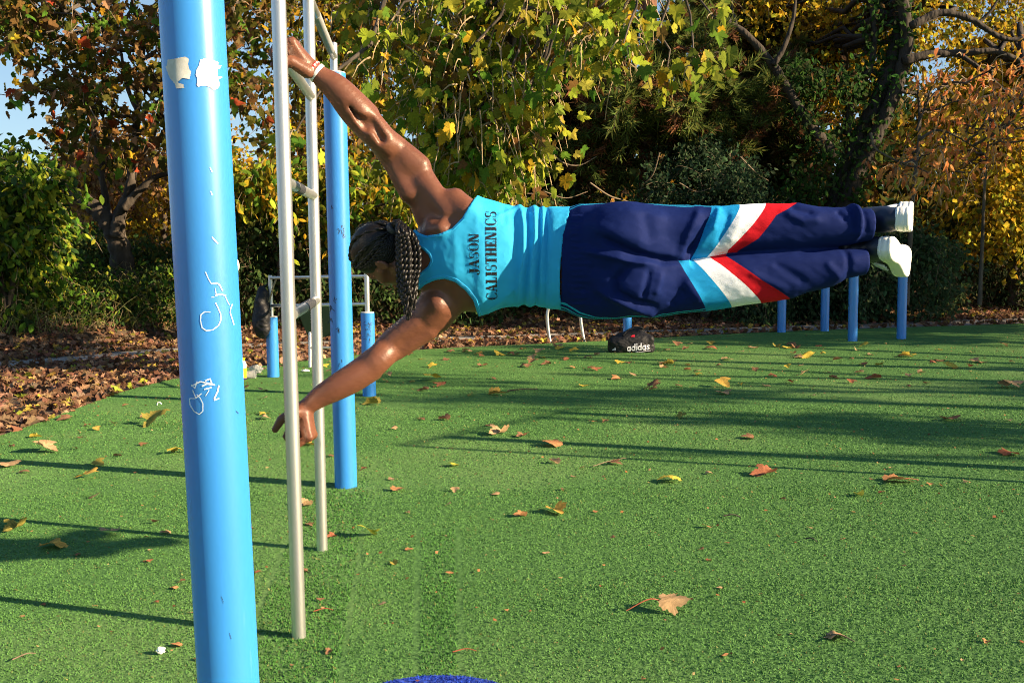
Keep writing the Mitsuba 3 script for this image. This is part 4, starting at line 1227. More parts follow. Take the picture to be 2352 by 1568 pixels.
def tree(name, label, cat, trunks, clumps, tmpl, size, cols, per=12, seed=1, spread=.05, droop=.5, hang=.6, group=None, bark='mat_bark', twig='mat_twig', limbs=True, mat='mat_leaf', face=None, twig_r=.006, bare=0, solo=0, trunk_sides=12):
    g = np.random.default_rng(seed)
    k = thing(name, label, cat, group)
    nodes = []
    for j, (pts, ra, rb) in enumerate(trunks):
        path = spline(np.asarray(pts), max(10, 6 * len(pts)))
        rr = np.linspace(ra, rb, len(path)) * (1 + .08 * np.sin(np.arange(len(path)) * 1.7 + seed))
        part(k, 'trunk' if j == 0 else 'limb', tube(path, rr, trunk_sides if ra > .05 else 7), bark, smooth=True)
        nodes += list(path[len(path) // 3:])
    if limbs and nodes:
        nd = np.array(nodes); ps, ra = [], []
        for c, r, n in clumps:
            d = np.linalg.norm(nd - np.asarray(c), axis=1); o = nd[np.argmin(d + g.uniform(0, .4, len(nd)))]
            ps.append(limb(o, c, -.10 if o[2] < c[2] else .12, 7, g)); ra.append(min(.05, .010 + .011 * d.min()))
        ms = [tube(p, np.linspace(a, .006, 7), 6) for p, a in zip(ps, ra)]
        part(k, 'branches', cat_meshes(ms), bark, smooth=True, kind='stuff')
    paths = clump_twigs(clumps, g, droop=droop)
    if twig_r:
        v, f = many_tubes(paths, np.full(len(paths), twig_r), np.full(len(paths), twig_r * .4))
        part(k, 'twigs', (v, f), twig, kind='stuff')
    if bare:
        q = clump_twigs([(c, np.asarray(r) * 1.05, max(1, int(n * bare))) for c, r, n in clumps], g, m=7, droop=1.3)
        part(k, 'bare_twigs', many_tubes(q, np.full(len(q), twig_r * 1.1), np.full(len(q), twig_r * .4)), twig, kind='stuff')
    p, a, nr = leaves_on(paths, per, g, spread, hang, face)
    sz = size * g.uniform(.6, 1.25, len(p)); c = pick(cols, len(p), g)
    if solo:
        vis = np.argsort(np.linalg.norm(p - EYE, axis=1) + g.uniform(0, .8, len(p)))[:solo]
        rest = np.ones(len(p), bool); rest[vis] = False
        for i in vis:
            v, f, cc = scatter(tmpl[i % len(tmpl)] if isinstance(tmpl, list) else tmpl, p[i:i + 1], a[i:i + 1], nr[i:i + 1], sz[i:i + 1], c[i:i + 1])
            part(k, 'leaf', (v, f), mat, color=cc)
        p, a, nr, sz, c = p[rest], a[rest], nr[rest], sz[rest], c[rest]
    v, f, cc = scatter(tmpl, p, a, nr, sz, c)
    part(k, 'crown', (v, f), mat, color=cc, kind='stuff')
    return k


def clumps_in(poly, Y, r, n, g, twigs, zsq=.8):
    """Leaf clumps filling an outline seen from the path (picture points) between two depths."""
    pg = Polygon(poly); x0, y0, x1, y1 = pg.bounds; out = []
    while len(out) < n:
        q = g.uniform(x0, x1), g.uniform(y0, y1)
        if pg.contains(Point(*q)):
            yy = g.uniform(*Y); rr = r * g.uniform(.7, 1.3)
            c = at(q[0], q[1], yy); c[2] = max(c[2], rr * .35)
            out.append((c, (rr, rr, rr * zsq), twigs))
    return out


G = np.random.default_rng(21)
BROWN, TAN, OLIVE, GOLD, YEL, YGR, GRN, DKG, ORG, RED_ = (.17, .095, .032), (.33, .19, .09), (.085, .085, .018), (.46, .28, .025), (.52, .40, .04), (.30, .34, .035), (.10, .20, .025), (.042, .080, .026), (.50, .16, .035), (.34, .07, .03)

scene['mat_paletwig'] = two(principled((.36, .26, .15), .75))
# 1 the brown and olive sycamore at the left
tr = lambda pts, Y: [at(x, y, Y) for x, y in pts]
lt = [(tr([(286, 700), (284, 640), (276, 575), (256, 522), (226, 486), (192, 458), (150, 425), (118, 370)], 14.6), .19, .06), (tr([(268, 545), (276, 490), (298, 440), (306, 360), (316, 250), (330, 90)], 14.5), .10, .03),
      (tr([(282, 480), (318, 440), (356, 408), (410, 392)], 14.4), .07, .025), (tr([(250, 512), (240, 440), (222, 350), (205, 220)], 14.7), .06, .02), (tr([(306, 380), (345, 330), (372, 240)], 14.4), .05, .02), (tr([(318, 260), (290, 190), (270, 60)], 14.6), .04, .015), (tr([(232, 400), (250, 330), (262, 220)], 14.8), .045, .015)]
cl = clumps_in([(10, 60), (60, -120), (640, -120), (620, 250), (560, 340), (330, 300), (210, 340), (120, 300), (60, 230)], (11.6, 15.5), .58, 52, G, 11)
cl += clumps_in([(-40, -60), (60, -100), (80, 60), (40, 200), (-20, 250)], (11.5, 13.5), .40, 6, G, 7)
tree('sycamore_tree', 'brown and olive sycamore with crooked dark trunk at the left against the sky', 'tree', lt, cl, bent(MAPLE, 7, 2), .125, [(BROWN, 2.4), (OLIVE, 4), (GRN, 1), (GOLD, .6), (TAN, .9), (RED_, .2)], per=8, seed=2, spread=.07, twig_r=.007)
# 2 golden trees seen through it
cl = clumps_in([(140, 440), (230, 400), (520, 330), (600, 420), (600, 620), (300, 620), (160, 560)], (20, 25), 1.0, 26, G, 34)
tree('golden_tree', 'golden yellow tree glowing behind the crooked trunk at the left', 'tree', [(tr([(380, 690), (376, 560), (385, 380)], 22), .12, .04)], cl, DIAM, .12, [(GOLD, 3), (YEL, 3), (OLIVE, 1.4), (TAN, 1.2)], per=18, seed=3, spread=.12)
cl = clumps_in([(140, 330), (210, 260), (330, 330), (330, 450), (170, 470)], (18, 21), .7, 12, G, 30)
tree('copper_tree', 'tan and copper leaved tree behind the left sycamore', 'tree', [(tr([(235, 690), (232, 540), (240, 400)], 19), .09, .03)], cl, DIAM, .12, [(TAN, 3), (GOLD, 1), (BROWN, 1.5)], per=16, seed=4, spread=.1)
# 3 green shrub at the left edge
cl = clumps_in([(-80, 380), (40, 330), (150, 420), (190, 520), (130, 620), (0, 660), (-80, 640)], (11.8, 13.4), .52, 26, G, 26)
tree('green_shrub', 'leafy light green shrub at the left edge', 'shrub', [(tr([(20, 760), (30, 640), (60, 520)], 12.6), .05, .02), (tr([(20, 740), (0, 620), (-30, 480)], 12.6), .04, .02)], cl, OVAL, .12, [(GRN, 3), (YGR, 2), (DKG, 1.5)], per=11, seed=5, spread=.06, twig='mat_twig')
cl = clumps_in([(-60, 620), (120, 610), (420, 640), (430, 700), (250, 712), (-60, 720)], (13.0, 14.6), .34, 44, G, 20, .7)
tree('bramble_thicket', 'low dark green bramble thicket on the bank at the left', 'shrub', [], cl, OVAL, .075, [(DKG, 3), (GRN, 2), (YGR, .6), (OLIVE, 1)], per=11, seed=6, spread=.07, twig_r=.004)
# 4 hanging sycamore branches above the athlete
cl = clumps_in([(840, -90), (1260, -90), (1230, 120), (1190, 300), (1090, 430), (1010, 395), (940, 250), (860, 120)], (8.6, 10.8), .46, 42, G, 13, 1.0)
cl += clumps_in([(1020, 130), (1210, 190), (1205, 345), (1080, 420), (1000, 330)], (8.4, 9.8), .34, 15, G, 20, 1.1)
cl += clumps_in([(1230, -60), (1480, -60), (1440, 60), (1380, 90), (1260, 60)], (8.2, 9.6), .36, 8, G, 11, 1.0)
cl += [(at(1432, 100, 8.0), (.16, .16, .22), 5), (at(1640, 40, 7.6), (.05, .05, .10), 2), (at(1590, 150, 8.2), (.14, .14, .2), 5), (at(1530, 170, 8.4), (.10, .10, .14), 3), (at(1240, 200, 8.6), (.2, .2, .3), 6), (at(680, 300, 8.0), (.06, .06, .1), 2)]
tk = [(tr([(486, 780), (478, 520), (470, 300), (500, 60), (640, -220)], 13.0), .22, .12), ([at(520, -10, 13.0), at(720, -160, 11.5), at(1030, -170, 10.0), at(1280, -130, 9.0), at(1560, -110, 8.4)], .11, .035)]
tree('plane_tree', 'yellow green leaves on thin drooping branches hanging above the raised arm', 'tree', tk, cl, bent(SYC, 9, 1), .118, [(YGR, 3.2), ((.38, .34, .05), 1.8), (GRN, 2.2), (GOLD, 1.1), (BROWN, .9), ((.16, .20, .03), 2)], per=5, seed=7, spread=.085, droop=1.0, hang=.8, face=(.5, -.7, .3), twig_r=.0075, twig='mat_paletwig', bare=.7, solo=240)
# 5 small leaved yellowing tree behind the ladder
cl = clumps_in([(620, -80), (960, -80), (1000, 120), (900, 260), (820, 420), (740, 420), (640, 300)], (14.5, 18), .7, 26, G, 24)
tree('yellowing_tree', 'small leaved yellow and brown tree behind the ladder rails', 'tree', [(tr([(690, 760), (694, 500), (705, 250), (740, 0)], 16.5), .15, .05)], cl, DIAM, .12, [(GOLD, 2.2), (OLIVE, 2.4), (YGR, 2), (BROWN, 1.4), (TAN, .7)], per=15, seed=8, spread=.12)
cl = clumps_in([(520, 390), (700, 360), (960, 400), (970, 480), (860, 520), (620, 490)], (13.2, 14.6), .38, 24, G, 20)
tree('dogwood_shrub', 'yellow green arching shrub behind the athlete head', 'shrub', [(tr([(800, 740), (806, 600), (830, 480)], 14), .04, .015), (tr([(640, 740), (640, 600), (600, 450)], 14), .04, .015)], cl, OVAL, .13, [(YGR, 3), (GOLD, 1.4), (GRN, 2), (OLIVE, 1)], per=8, seed=9, spread=.07, droop=.9)


# 6 conifers with upswept sprays
def conifer(name, label, trunk, boughs, seed, cols, spray=.42, per=34, dead=.2):
    g = np.random.default_rng(seed); k = thing(name, label, 'tree')
    path = spline(np.asarray(trunk[0]), 40)
    part(k, 'trunk', tube(path, np.linspace(trunk[1], trunk[2], 40) * (1 + .1 * g.normal(size=40).clip(-1, 1)), 16), 'mat_redbark', smooth=True)
    P_, cc, rr = [], [], []
    for pts, r in boughs:
        b = spline(np.asarray(pts), 18); part(k, 'bough', tube(b, np.linspace(r, .012, 18), 7), 'mat_bark', smooth=True)
        for q in np.linspace(4, 17, 13):
            o = b[int(q)]; t = b[min(int(q) + 1, 17)] - b[int(q) - 1]; t = t / np.linalg.norm(t)
            for _ in range(6):
                d = unit(t * .8 + g.normal(size=3) * .75 + np.array([0, -.1, .35]))
                P_.append(limb(o + g.normal(0, .08, 3), o + d * spray * g.uniform(.5, 1.2) + np.array([0, 0, -.12]), -.25, 5, g))
    P_ = np.array(P_); v, f = many_tubes(P_, np.full(len(P_), .008), np.full(len(P_), .003)); part(k, 'twigs', (v, f), 'mat_bark', kind='stuff')
    n = len(P_); isdead = g.random(n) < dead
    kk = np.repeat(np.arange(n), per * 2); s = g.uniform(.15, 1, len(kk)) * 3.999; i = s.astype(int); t = (s - i)[:, None]
    p = P_[kk, i] * (1 - t) + P_[kk, i + 1] * t
    al = unit(unit(P_[kk, 4] - P_[kk, 0]) * 1.0 + g.normal(size=(len(kk), 3)) * .55 + np.array([0, 0, .25]))
    c = pick(cols, len(kk), g); c[isdead[kk]] = pick([((.26, .12, .06), 1), ((.17, .085, .045), 1)], isdead[kk].sum(), g)
    v, f, c = scatter(NEEDLE, p, al, g.normal(size=(len(kk), 3)), g.uniform(.10, .20, len(kk)), c)
    part(k, 'crown', (v, f), 'mat_leaf', color=c, kind='stuff')


def boughs_for(trunk_px, Y, specs):
    return [([at(x, y, Y + dy) for (x, y), dy in zip(pts, np.linspace(0, ydep, len(pts)))], r) for pts, ydep, r in specs]


NC = [((.13, .18, .045), 4), ((.19, .22, .055), 2), ((.08, .11, .035), 2), ((.21, .20, .05), 1)]
cb = boughs_for(None, 16.8, [([(1490, 345), (1560, 338), (1650, 325), (1725, 285), (1768, 215)], -1.4, .05), ([(1490, 330), (1440, 345), (1396, 338), (1370, 290), (1345, 220)], -1.5, .045), ([(1492, 290), (1570, 280), (1640, 240), (1690, 160)], -1.8, .045), ([(1490, 280), (1420, 260), (1360, 200), (1310, 150)], -1.6, .04),
                             ([(1492, 230), (1540, 210), (1600, 160), (1640, 90)], -2.0, .04), ([(1490, 220), (1450, 190), (1400, 130), (1370, 60)], -1.8, .04), ([(1492, 170), (1520, 140), (1550, 90), (1570, 20)], -1.5, .035), ([(1490, 300), (1500, 270), (1480, 230), (1470, 170)], -2.4, .035), ([(1490, 130), (1440, 90), (1400, 20), (1370, -60)], -1.4, .03),
                             ([(1490, 320), (1545, 300), (1580, 250), (1590, 210)], -2.6, .03), ([(1490, 350), (1450, 300), (1430, 260), (1425, 220)], -2.6, .03), ([(1490, 90), (1560, 50), (1620, -20), (1650, -80)], -1.6, .03), ([(1490, 385), (1430, 380), (1380, 365), (1320, 330)], -1.2, .03), ([(1492, 260), (1600, 270), (1700, 240), (1780, 150)], -.6, .04), ([(1490, 200), (1390, 190), (1310, 120), (1270, 40)], -.4, .04)])
conifer('redwood_tree', 'dark green conifer with reddish trunk right of the hanging leaves', (tr([(1488, 720), (1488, 560), (1490, 400), (1490, 200), (1490, -40)], 16.8), .20, .12), cb, 31, NC, dead=.24)
cb2 = []
for yy in range(-40, 420, 38):
    for s in (-1, 1):
        w = 70 + 110 * G.random()
        cb2.append(([(1270, yy + 30), (1270 + s * w * .5, yy + 28), (1270 + s * w, yy - 6 - 30 * G.random())], -G.uniform(.3, 1.8), .03))
conifer('redwood_tree', 'shaded conifer with rusty foliage behind the hanging yellow green leaves', (tr([(1268, 740), (1268, 400), (1270, -40)], 18.6), .18, .12), boughs_for(None, 18.6, cb2), 32, [((.08, .12, .03), 4), ((.13, .11, .04), 2)], dead=.42)
cb3 = []
for yy in range(0, 470, 42):
    for s in (-1, 1):
        w = 60 + 70 * G.random()
        cb3.append(([(1735, yy + 30), (1735 + s * w * .5, yy + 25), (1735 + s * w, yy - 10)], -G.uniform(.2, 1.4), .03))
conifer('redwood_tree', 'rusty brown conifer left of the ivy covered trunk', (tr([(1735, 740), (1735, 400), (1737, 0)], 18.2), .16, .10), boughs_for(None, 18.2, cb3), 33, [((.09, .13, .03), 3), ((.15, .14, .04), 2)], dead=.36)
# 7 yew bush
cl = clumps_in([(1520, 430), (1560, 350), (1650, 335), (1725, 380), (1740, 600), (1500, 620)], (14.8, 16.2), .44, 40, G, 34, .9)
tree('yew_bush', 'rounded grey green yew bush behind the athlete thighs', 'bush', [(tr([(1620, 740), (1622, 640), (1625, 520)], 15.5), .08, .04)], cl, DIAM, .07, [((.055, .10, .05), 3), ((.035, .065, .035), 3), ((.10, .14, .07), 1)], per=17, seed=10, spread=.06, droop=.2, hang=.2, twig_r=.004)
# 8 tree with ivy covered stems
it = [(tr([(1890, 720), (1900, 600), (1915, 470), (1950, 370), (2000, 265), (2050, 140), (2086, -40)], 15.6), .17, .10), (tr([(1925, 520), (1968, 400), (2012, 310), (2060, 200), (2082, 90), (2066, -40)], 15.4), .13, .08), (tr([(1915, 360), (1870, 300), (1832, 245), (1775, 150), (1705, 72), (1640, 40)], 15.2), .10, .035),
      (tr([(1945, 310), (1960, 230), (2000, 150), (2008, 60), (1990, -40)], 15.5), .06, .03), (tr([(2074, 140), (2140, 125), (2220, 122), (2290, 120), (2400, 165)], 15.2), .07, .03), (tr([(2092, 60), (2160, 30), (2230, 45), (2310, 90), (2400, 80)], 15.0), .06, .025), (tr([(2200, 122), (2260, 165), (2320, 220), (2400, 270)], 15.0), .035, .015), (tr([(1776, 150), (1800, 110), (1822, 40), (1830, -40)], 15.1), .045, .02),
      (tr([(2068, 210), (2150, 222), (2210, 232), (2290, 215)], 15.2), .03, .012), (tr([(2240, 60), (2280, 20), (2310, -40)], 15.0), .03, .012)]
cl = clumps_in([(1560, -90), (2460, -90), (2460, 150), (2300, 240), (2180, 110), (2060, 90), (1960, 140), (1760, 120), (1640, 40)], (17.2, 21), .9, 54, G, 30)
cl += clumps_in([(1750, 60), (1960, 60), (1990, 240), (1850, 250), (1780, 180)], (18, 20), .66, 15, G, 30)
tree('ivy_clad_tree', 'big tree with two leaning ivy covered stems and yellow crown at the right', 'tree', it, cl, DIAM, .115, [(GOLD, 3.2), (YEL, 3), (OLIVE, 1.6), (YGR, .8)], per=15, seed=11, spread=.12, trunk_sides=14, bark='mat_darkbark')
# ivy on the stems (its own plant)
gi = np.random.default_rng(12); pp, nn_ = [], []
for pts, r, n in ((it[0][0][:4], .25, 800), (it[1][0][:3], .17, 420), (it[2][0][:3], .13, 420), (it[3][0], .11, 450)):
    c = spline(np.asarray(pts), 200); q = gi.integers(0, 200, n); d = unit(gi.normal(size=(n, 3)))
    pp.append(c[q] + d * r * gi.uniform(.8, 1.9, (n, 1))); nn_.append(d)
for pts, r, n in ((it[0][0][3:], .15, 520), (it[1][0][2:], .12, 420)):
    c = spline(np.asarray(pts), 200); q = gi.integers(0, 200, n); d = unit(gi.normal(size=(n, 3)))
    pp.append(c[q] + d * r * gi.uniform(.7, 2.4, (n, 1))); nn_.append(d)
for (x, y, sx, sy, n) in ((1870, 190, 40, 40, 330), (1835, 160, 35, 30, 160), (1955, 190, 30, 40, 300), (1850, 430, 55, 60, 560), (1830, 520, 60, 60, 600)):
    pp.append(np.array([at(x + sx * a, y + sy * b, 15.3 + c) for a, b, c in gi.normal(size=(n, 3)) * [.6, .6, .25]])); nn_.append(unit(gi.normal(size=(n, 3)) + [0, -.6, 0]))
pp, nn_ = np.vstack(pp), np.vstack(nn_)
v, f, c = scatter(OVAL, pp, unit(gi.normal(size=pp.shape) - [0, 0, .8]), nn_ + gi.normal(size=pp.shape) * .5, gi.uniform(.06, .12, len(pp)), pick([((.040, .090, .022), 4), ((.05, .075, .03), 3), ((.09, .19, .035), .8), ((.12, .07, .035), .8)], len(pp), gi))
k = thing('ivy', 'green ivy climbing the two leaning dark stems at the right', 'ivy')
part(k, 'foliage', (v, f), 'mat_leaf', color=c, kind='stuff')
# 9 orange cherry, 10 amber tree at the right edge
ct = [(tr([(2082, 700), (2090, 560), (2100, 420), (2112, 300), (2108, 190)], 13.4), .035, .015), (tr([(2250, 700), (2256, 560), (2262, 420), (2275, 280)], 13.6), .03, .012), (tr([(2112, 320), (2150, 300), (2190, 310), (2240, 340)], 13.3), .02, .008), (tr([(2105, 300), (2130, 235), (2170, 190)], 13.3), .018, .007), (tr([(2000, 305), (2010, 340), (2050, 365), (2085, 380)], 13.0), .016, .010)]
cl = clumps_in([(2070, 330), (2090, 210), (2130, 150), (2200, 150), (2420, 110), (2420, 330), (2250, 400), (2120, 420), (2040, 395)], (12.6, 14.4), .42, 36, G, 7, .9)
tree('cherry_tree', 'slender cherry tree with sparse orange red leaves at the right', 'tree', ct, cl, bent(OVAL, 5, 3), .115, [((.64, .25, .09), 4), ((.60, .34, .08), 2), (TAN, .6), (YEL, .6)], per=4, seed=13, spread=.07, droop=.8, hang=.9, face=(.5, -.6, .3), twig_r=.0075, twig='mat_paletwig')
cl = clumps_in([(2120, 260), (2420, 180), (2420, 560), (2250, 540), (2140, 440)], (16, 18.4), .62, 32, G, 24)
tree('amber_tree', 'amber yellow small leaved tree at the right edge', 'tree', [(tr([(2330, 700), (2326, 520), (2316, 300)], 17), .10, .04)], cl, DIAM, .115, [(GOLD, 2.5), (YEL, 4), (OLIVE, 1.2), (YGR, 1.2)], per=15, seed=14, spread=.1)
# 11 dark evergreen shrubs along the back
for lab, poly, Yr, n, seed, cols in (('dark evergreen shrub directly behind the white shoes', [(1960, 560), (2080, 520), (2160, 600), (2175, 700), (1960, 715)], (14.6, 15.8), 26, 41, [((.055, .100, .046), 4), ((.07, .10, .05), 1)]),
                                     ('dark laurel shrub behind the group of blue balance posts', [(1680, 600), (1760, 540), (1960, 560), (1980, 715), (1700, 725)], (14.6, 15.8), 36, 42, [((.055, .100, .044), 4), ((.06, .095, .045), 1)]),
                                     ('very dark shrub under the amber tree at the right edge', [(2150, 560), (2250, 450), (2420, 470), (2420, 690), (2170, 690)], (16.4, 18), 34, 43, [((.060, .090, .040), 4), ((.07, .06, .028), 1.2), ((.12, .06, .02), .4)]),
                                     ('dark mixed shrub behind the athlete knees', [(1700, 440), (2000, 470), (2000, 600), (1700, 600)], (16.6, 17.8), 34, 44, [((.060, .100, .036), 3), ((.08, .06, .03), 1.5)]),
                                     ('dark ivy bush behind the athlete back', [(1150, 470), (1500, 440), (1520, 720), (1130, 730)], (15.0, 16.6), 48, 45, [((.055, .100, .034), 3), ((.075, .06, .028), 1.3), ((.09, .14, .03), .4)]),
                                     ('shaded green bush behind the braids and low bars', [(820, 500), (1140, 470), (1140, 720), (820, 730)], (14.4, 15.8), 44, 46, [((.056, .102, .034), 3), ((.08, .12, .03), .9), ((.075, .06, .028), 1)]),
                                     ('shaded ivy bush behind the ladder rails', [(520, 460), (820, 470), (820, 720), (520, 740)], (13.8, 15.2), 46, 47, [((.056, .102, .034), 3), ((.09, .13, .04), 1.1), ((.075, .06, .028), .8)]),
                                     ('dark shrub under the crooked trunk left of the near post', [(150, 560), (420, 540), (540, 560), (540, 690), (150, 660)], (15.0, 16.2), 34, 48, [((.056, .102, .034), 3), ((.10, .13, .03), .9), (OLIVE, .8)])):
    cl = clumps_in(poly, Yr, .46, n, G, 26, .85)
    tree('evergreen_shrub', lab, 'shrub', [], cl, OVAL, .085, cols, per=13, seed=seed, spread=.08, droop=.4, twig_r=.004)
# thin bare branches that catch the light under the conifer
gb = np.random.default_rng(15)
k = thing('bare_branches', 'pale bare branches arching in front of the dark bushes', 'branches')
for pts, r in (([(1260, 340), (1290, 372), (1330, 380), (1370, 360)], .012), ([(1355, 420), (1400, 450), (1440, 462), (1480, 478)], .014), ([(1250, 440), (1300, 455), (1350, 440)], .010), ([(1420, 190), (1450, 214), (1490, 196)], .012), ([(1000, 305), (1050, 330), (1110, 332)], .010), ([(1700, 360), (1740, 400), (1765, 415)], .010), ([(1515, 350), (1500, 400), (1475, 425)], .011), ([(1130, 400), (1180, 440), (1230, 445)], .010), ([(1560, 420), (1600, 440), (1640, 430)], .009)):
    part(k, 'branch', tube(spline([at(x, y, 14.6 + .1 * i) for i, (x, y) in enumerate(pts)], 14), np.linspace(r, r * .5, 14), 6), 'mat_twig', smooth=True)

# 12 the wood behind everything
gw = np.random.default_rng(16)
cl = []
for _ in range(250):
    x = gw.uniform(-150, 2550); top = np.interp(x, [-150, 60, 150, 560, 700, 2550], [560, 570, 470, 430, 330, 240]); y = gw.uniform(top, 660)
    yy = gw.uniform(25, 34); cl.append((at(x, y, yy), (1.7, 1.2, 1.3), 30))
paths = clump_twigs(cl, gw); p, a, nr = leaves_on(paths, 8, gw, .25)
v, f, c = scatter(DIAM, p, a, nr, gw.uniform(.2, .36, len(p)), pick([(OLIVE, 3), (DKG, 3), (BROWN, 2), (GOLD, 1), (TAN, .6)], len(p), gw))
single('distant_wood', (v, f), 'mat_leaf', 'autumn wood closing the view behind the nearer trees', 'wood', kind='stuff', color=c)

# ------------------------------------------------------------------ trees beyond the right edge that shade the turf and the wood
for i, (x, y, zc, rx, ry, rz, n) in enumerate(((10.8, 12.1, 3.2, 2.0, 2.4, 1.6, 36), (11.6, 6.9, 3.9, 1.6, 2.9, 1.7, 6), (13.0, 3.9, 4.6, 1.4, 1.9, 1.4, 7))):
    g = np.random.default_rng(60 + i); cl = []
    for _ in range(n):
        d = unit(g.normal(size=3)) * g.uniform(.3, 1) ** .5
        cl.append((np.array([x, y, zc]) + d * [rx, ry, rz], .55 if i == 0 else .30, 20 if i == 0 else 9))
    tk = [([(x, y, -.1), (x + .2, y, zc * .5), (x, y + .1, zc + rz * .6)], .17, .06)]
    if i: tk += [([(x + .1, y, zc * .35), (x, y + q * .5, zc * .7), (x, y + q, zc + rz * .5)], .09, .04) for q in (-2.4, -1.3, 1.2, 2.5)]
    tree('shade_tree', ('broad autumn tree beyond the right edge by the path', 'sparse autumn tree beyond the right edge near the turf', 'small bare autumn tree beyond the right edge near the pull up frame')[i], 'tree', tk, cl, DIAM, .18, [(GOLD, 2), (OLIVE, 3), (BROWN, 2)], per=11, seed=70 + i, spread=.14)
# ------------------------------------------------------------------ fallen leaves
def curled(seed, amp=.5, tmpl=MAPLE):
    g = np.random.default_rng(seed); v, f = tmpl[0].copy(), tmpl[1]
    v2, f2 = subdivide(v, f, (.16 if tmpl is not MAPLE else .34)) if seed < 100 else (v.copy(), f)
    a, b, c = g.uniform(.1, amp, 3); ph = g.uniform(0, 6.28, 3)
    v2[:, 2] = a * np.abs(v2[:, 0]) ** 1.2 * g.choice([-1, 1]) * 1.2 + b * .5 * np.sin(v2[:, 1] * 3.2 + ph[0]) + c * .35 * np.sin(v2[:, 0] * 5 + v2[:, 1] * 3 + ph[1])
    v2[:, 0] *= g.uniform(.7, 1.05); v2[:, 1] -= .45
    v2[:, 2] -= v2[:, 2].min()
    return v2, f2


def litter(n, inside, g, size, cols, lift, dens=None):
    pts = []
    while sum(map(len, pts)) < n:
        q = np.column_stack([g.uniform(-14, 18, 4000), g.uniform(5, 23, 4000)])
        q = q[inside(q, g)]; pts.append(q)
    q = np.vstack(pts)[:n]
    z = ground_z(q[:, 0], q[:, 1]) + g.uniform(.004, lift, n)
    v, f, c = [], [], []
    out = []
    for k in range(5):
        m = np.arange(n) % 5 == k
        tm = curled(200 + k, .5)
        al = np.column_stack([g.normal(size=(m.sum(), 2)), g.normal(0, .35, m.sum())])
        nr = np.column_stack([g.normal(0, .55, (m.sum(), 2)), np.ones(m.sum())])
        out.append(scatter(tm, np.column_stack([q[m], z[m]]), al, nr, size * g.uniform(.6, 1.25, m.sum()), pick(cols, m.sum(), g)))
    o = 0
    for a, b, d in out:
        v.append(a); f.append(b + o); c.append(d); o += len(a)
    return np.vstack(v), np.vstack(f), np.vstack(c)


gl = np.random.default_rng(80)
LC = [((.21, .115, .070), 4), ((.29, .18, .115), 3), ((.14, .072, .045), 3), ((.42, .31, .06), .9), ((.26, .27, .04), .25)]
turf_in = turf_poly.buffer(-0.02)
line_path = LineString(pl[:, :2])


def off_turf(q, g):
    out = ~shapely.contains_xy(turf_in, q[:, 0], q[:, 1])
    dp = shapely.distance(shapely.points(q), line_path)
    onpath = dp < pw * .8
    yb = np.interp(q[:, 0], BANK[:, 0], BANK[:, 1])
    return out & (~onpath | (g.random(len(q)) < .10)) & (np.abs(q[:, 0]) < .56 * q[:, 1] + .8) & (q[:, 1] < yb + 3.4)


v, f, c = litter(25000, off_turf, gl, .080, LC, .03)
single('leaf_litter', (v, f), 'mat_dryleaf', 'thick layer of fallen brown and yellow leaves around the turf', 'fallen leaves', kind='stuff', color=c)

LEAFCOL = dict(tan=(.44, .29, .16), yellow=(.56, .42, .07), gold=(.52, .33, .08), brown=(.23, .125, .075), red=(.28, .11, .065), orange=(.42, .21, .10), olive=(.30, .25, .06), green=(.38, .38, .06), grey=(.22, .17, .12))
_cache = {}


def leaf_mesh(variant, col):
    if (variant, col) not in _cache:
        v, f = curled(variant, .34, SYC)
        c = np.array(LEAFCOL[col]) * np.random.default_rng(variant).uniform(.75, 1.2, (len(v), 1)) * np.ones((len(v), 3))
        vein = np.exp(-(np.abs(v[:, :1]) / .05)) * .25; c = c * (1 + vein) * (1 + .9 * (meshkit.fbm(v * 9 + variant, 3, variant) - .5))[:, None]
        _cache[variant, col] = mikit.ply((v, f), 'mat_dryleaf', smooth=True, color=np.clip(c, 0, .9))
    return _cache[variant, col]


gf = np.random.default_rng(81)


def small_label(px, py, col):
    word = dict(tan='pale tan', yellow='yellow', gold='golden', brown='brown', red='reddish', orange='orange brown', olive='olive', green='yellow green', grey='greyish')[col]
    row = 'far back near the litter' if py < 835 else 'among far shadow streaks' if py < 930 else 'in the middle distance' if py < 1060 else 'nearer the camera' if py < 1280 else 'in the foreground'
    colm = 'left of the near post' if px < 470 else 'between post and rails' if px < 740 else 'below the lower arm' if px < 1100 else 'under the torso' if px < 1330 else 'under the thighs' if px < 1640 else 'under the shins' if px < 1960 else 'right of the shoes'
    return f'small {word} leaf {colm}, {row}'


def fallen(px, py, size_px, col, label=None, group=None, stem=0.0, name='fallen_leaf', flatness=.3):
    p = ground(px, py, .012)
    s = size_px / FPX * p[1] / 1.0
    s *= 1.2 if label else 1.05
    rot, tx, ty = gf.uniform(0, 360), gf.normal(0, 7), gf.normal(0, 7)
    if px == 1543: rot, tx, ty, s = -100, 6, 30, s * .86
    k = thing(name, label or small_label(px, py, col), 'leaf', group if label else 'dry leaves scattered on the turf')
    m = T().translate([p[0], p[1], .015 + s * (.03 if px != 1543 else .20)]).rotate([0, 0, 1], rot).rotate([1, 0, 0], tx).rotate([0, 1, 0], ty).scale([s, s, s * flatness * 2.2])
    scene[k + '__blade'] = {**leaf_mesh(int(gf.integers(0, 8)), col), 'to_world': m}
    return k, p, s


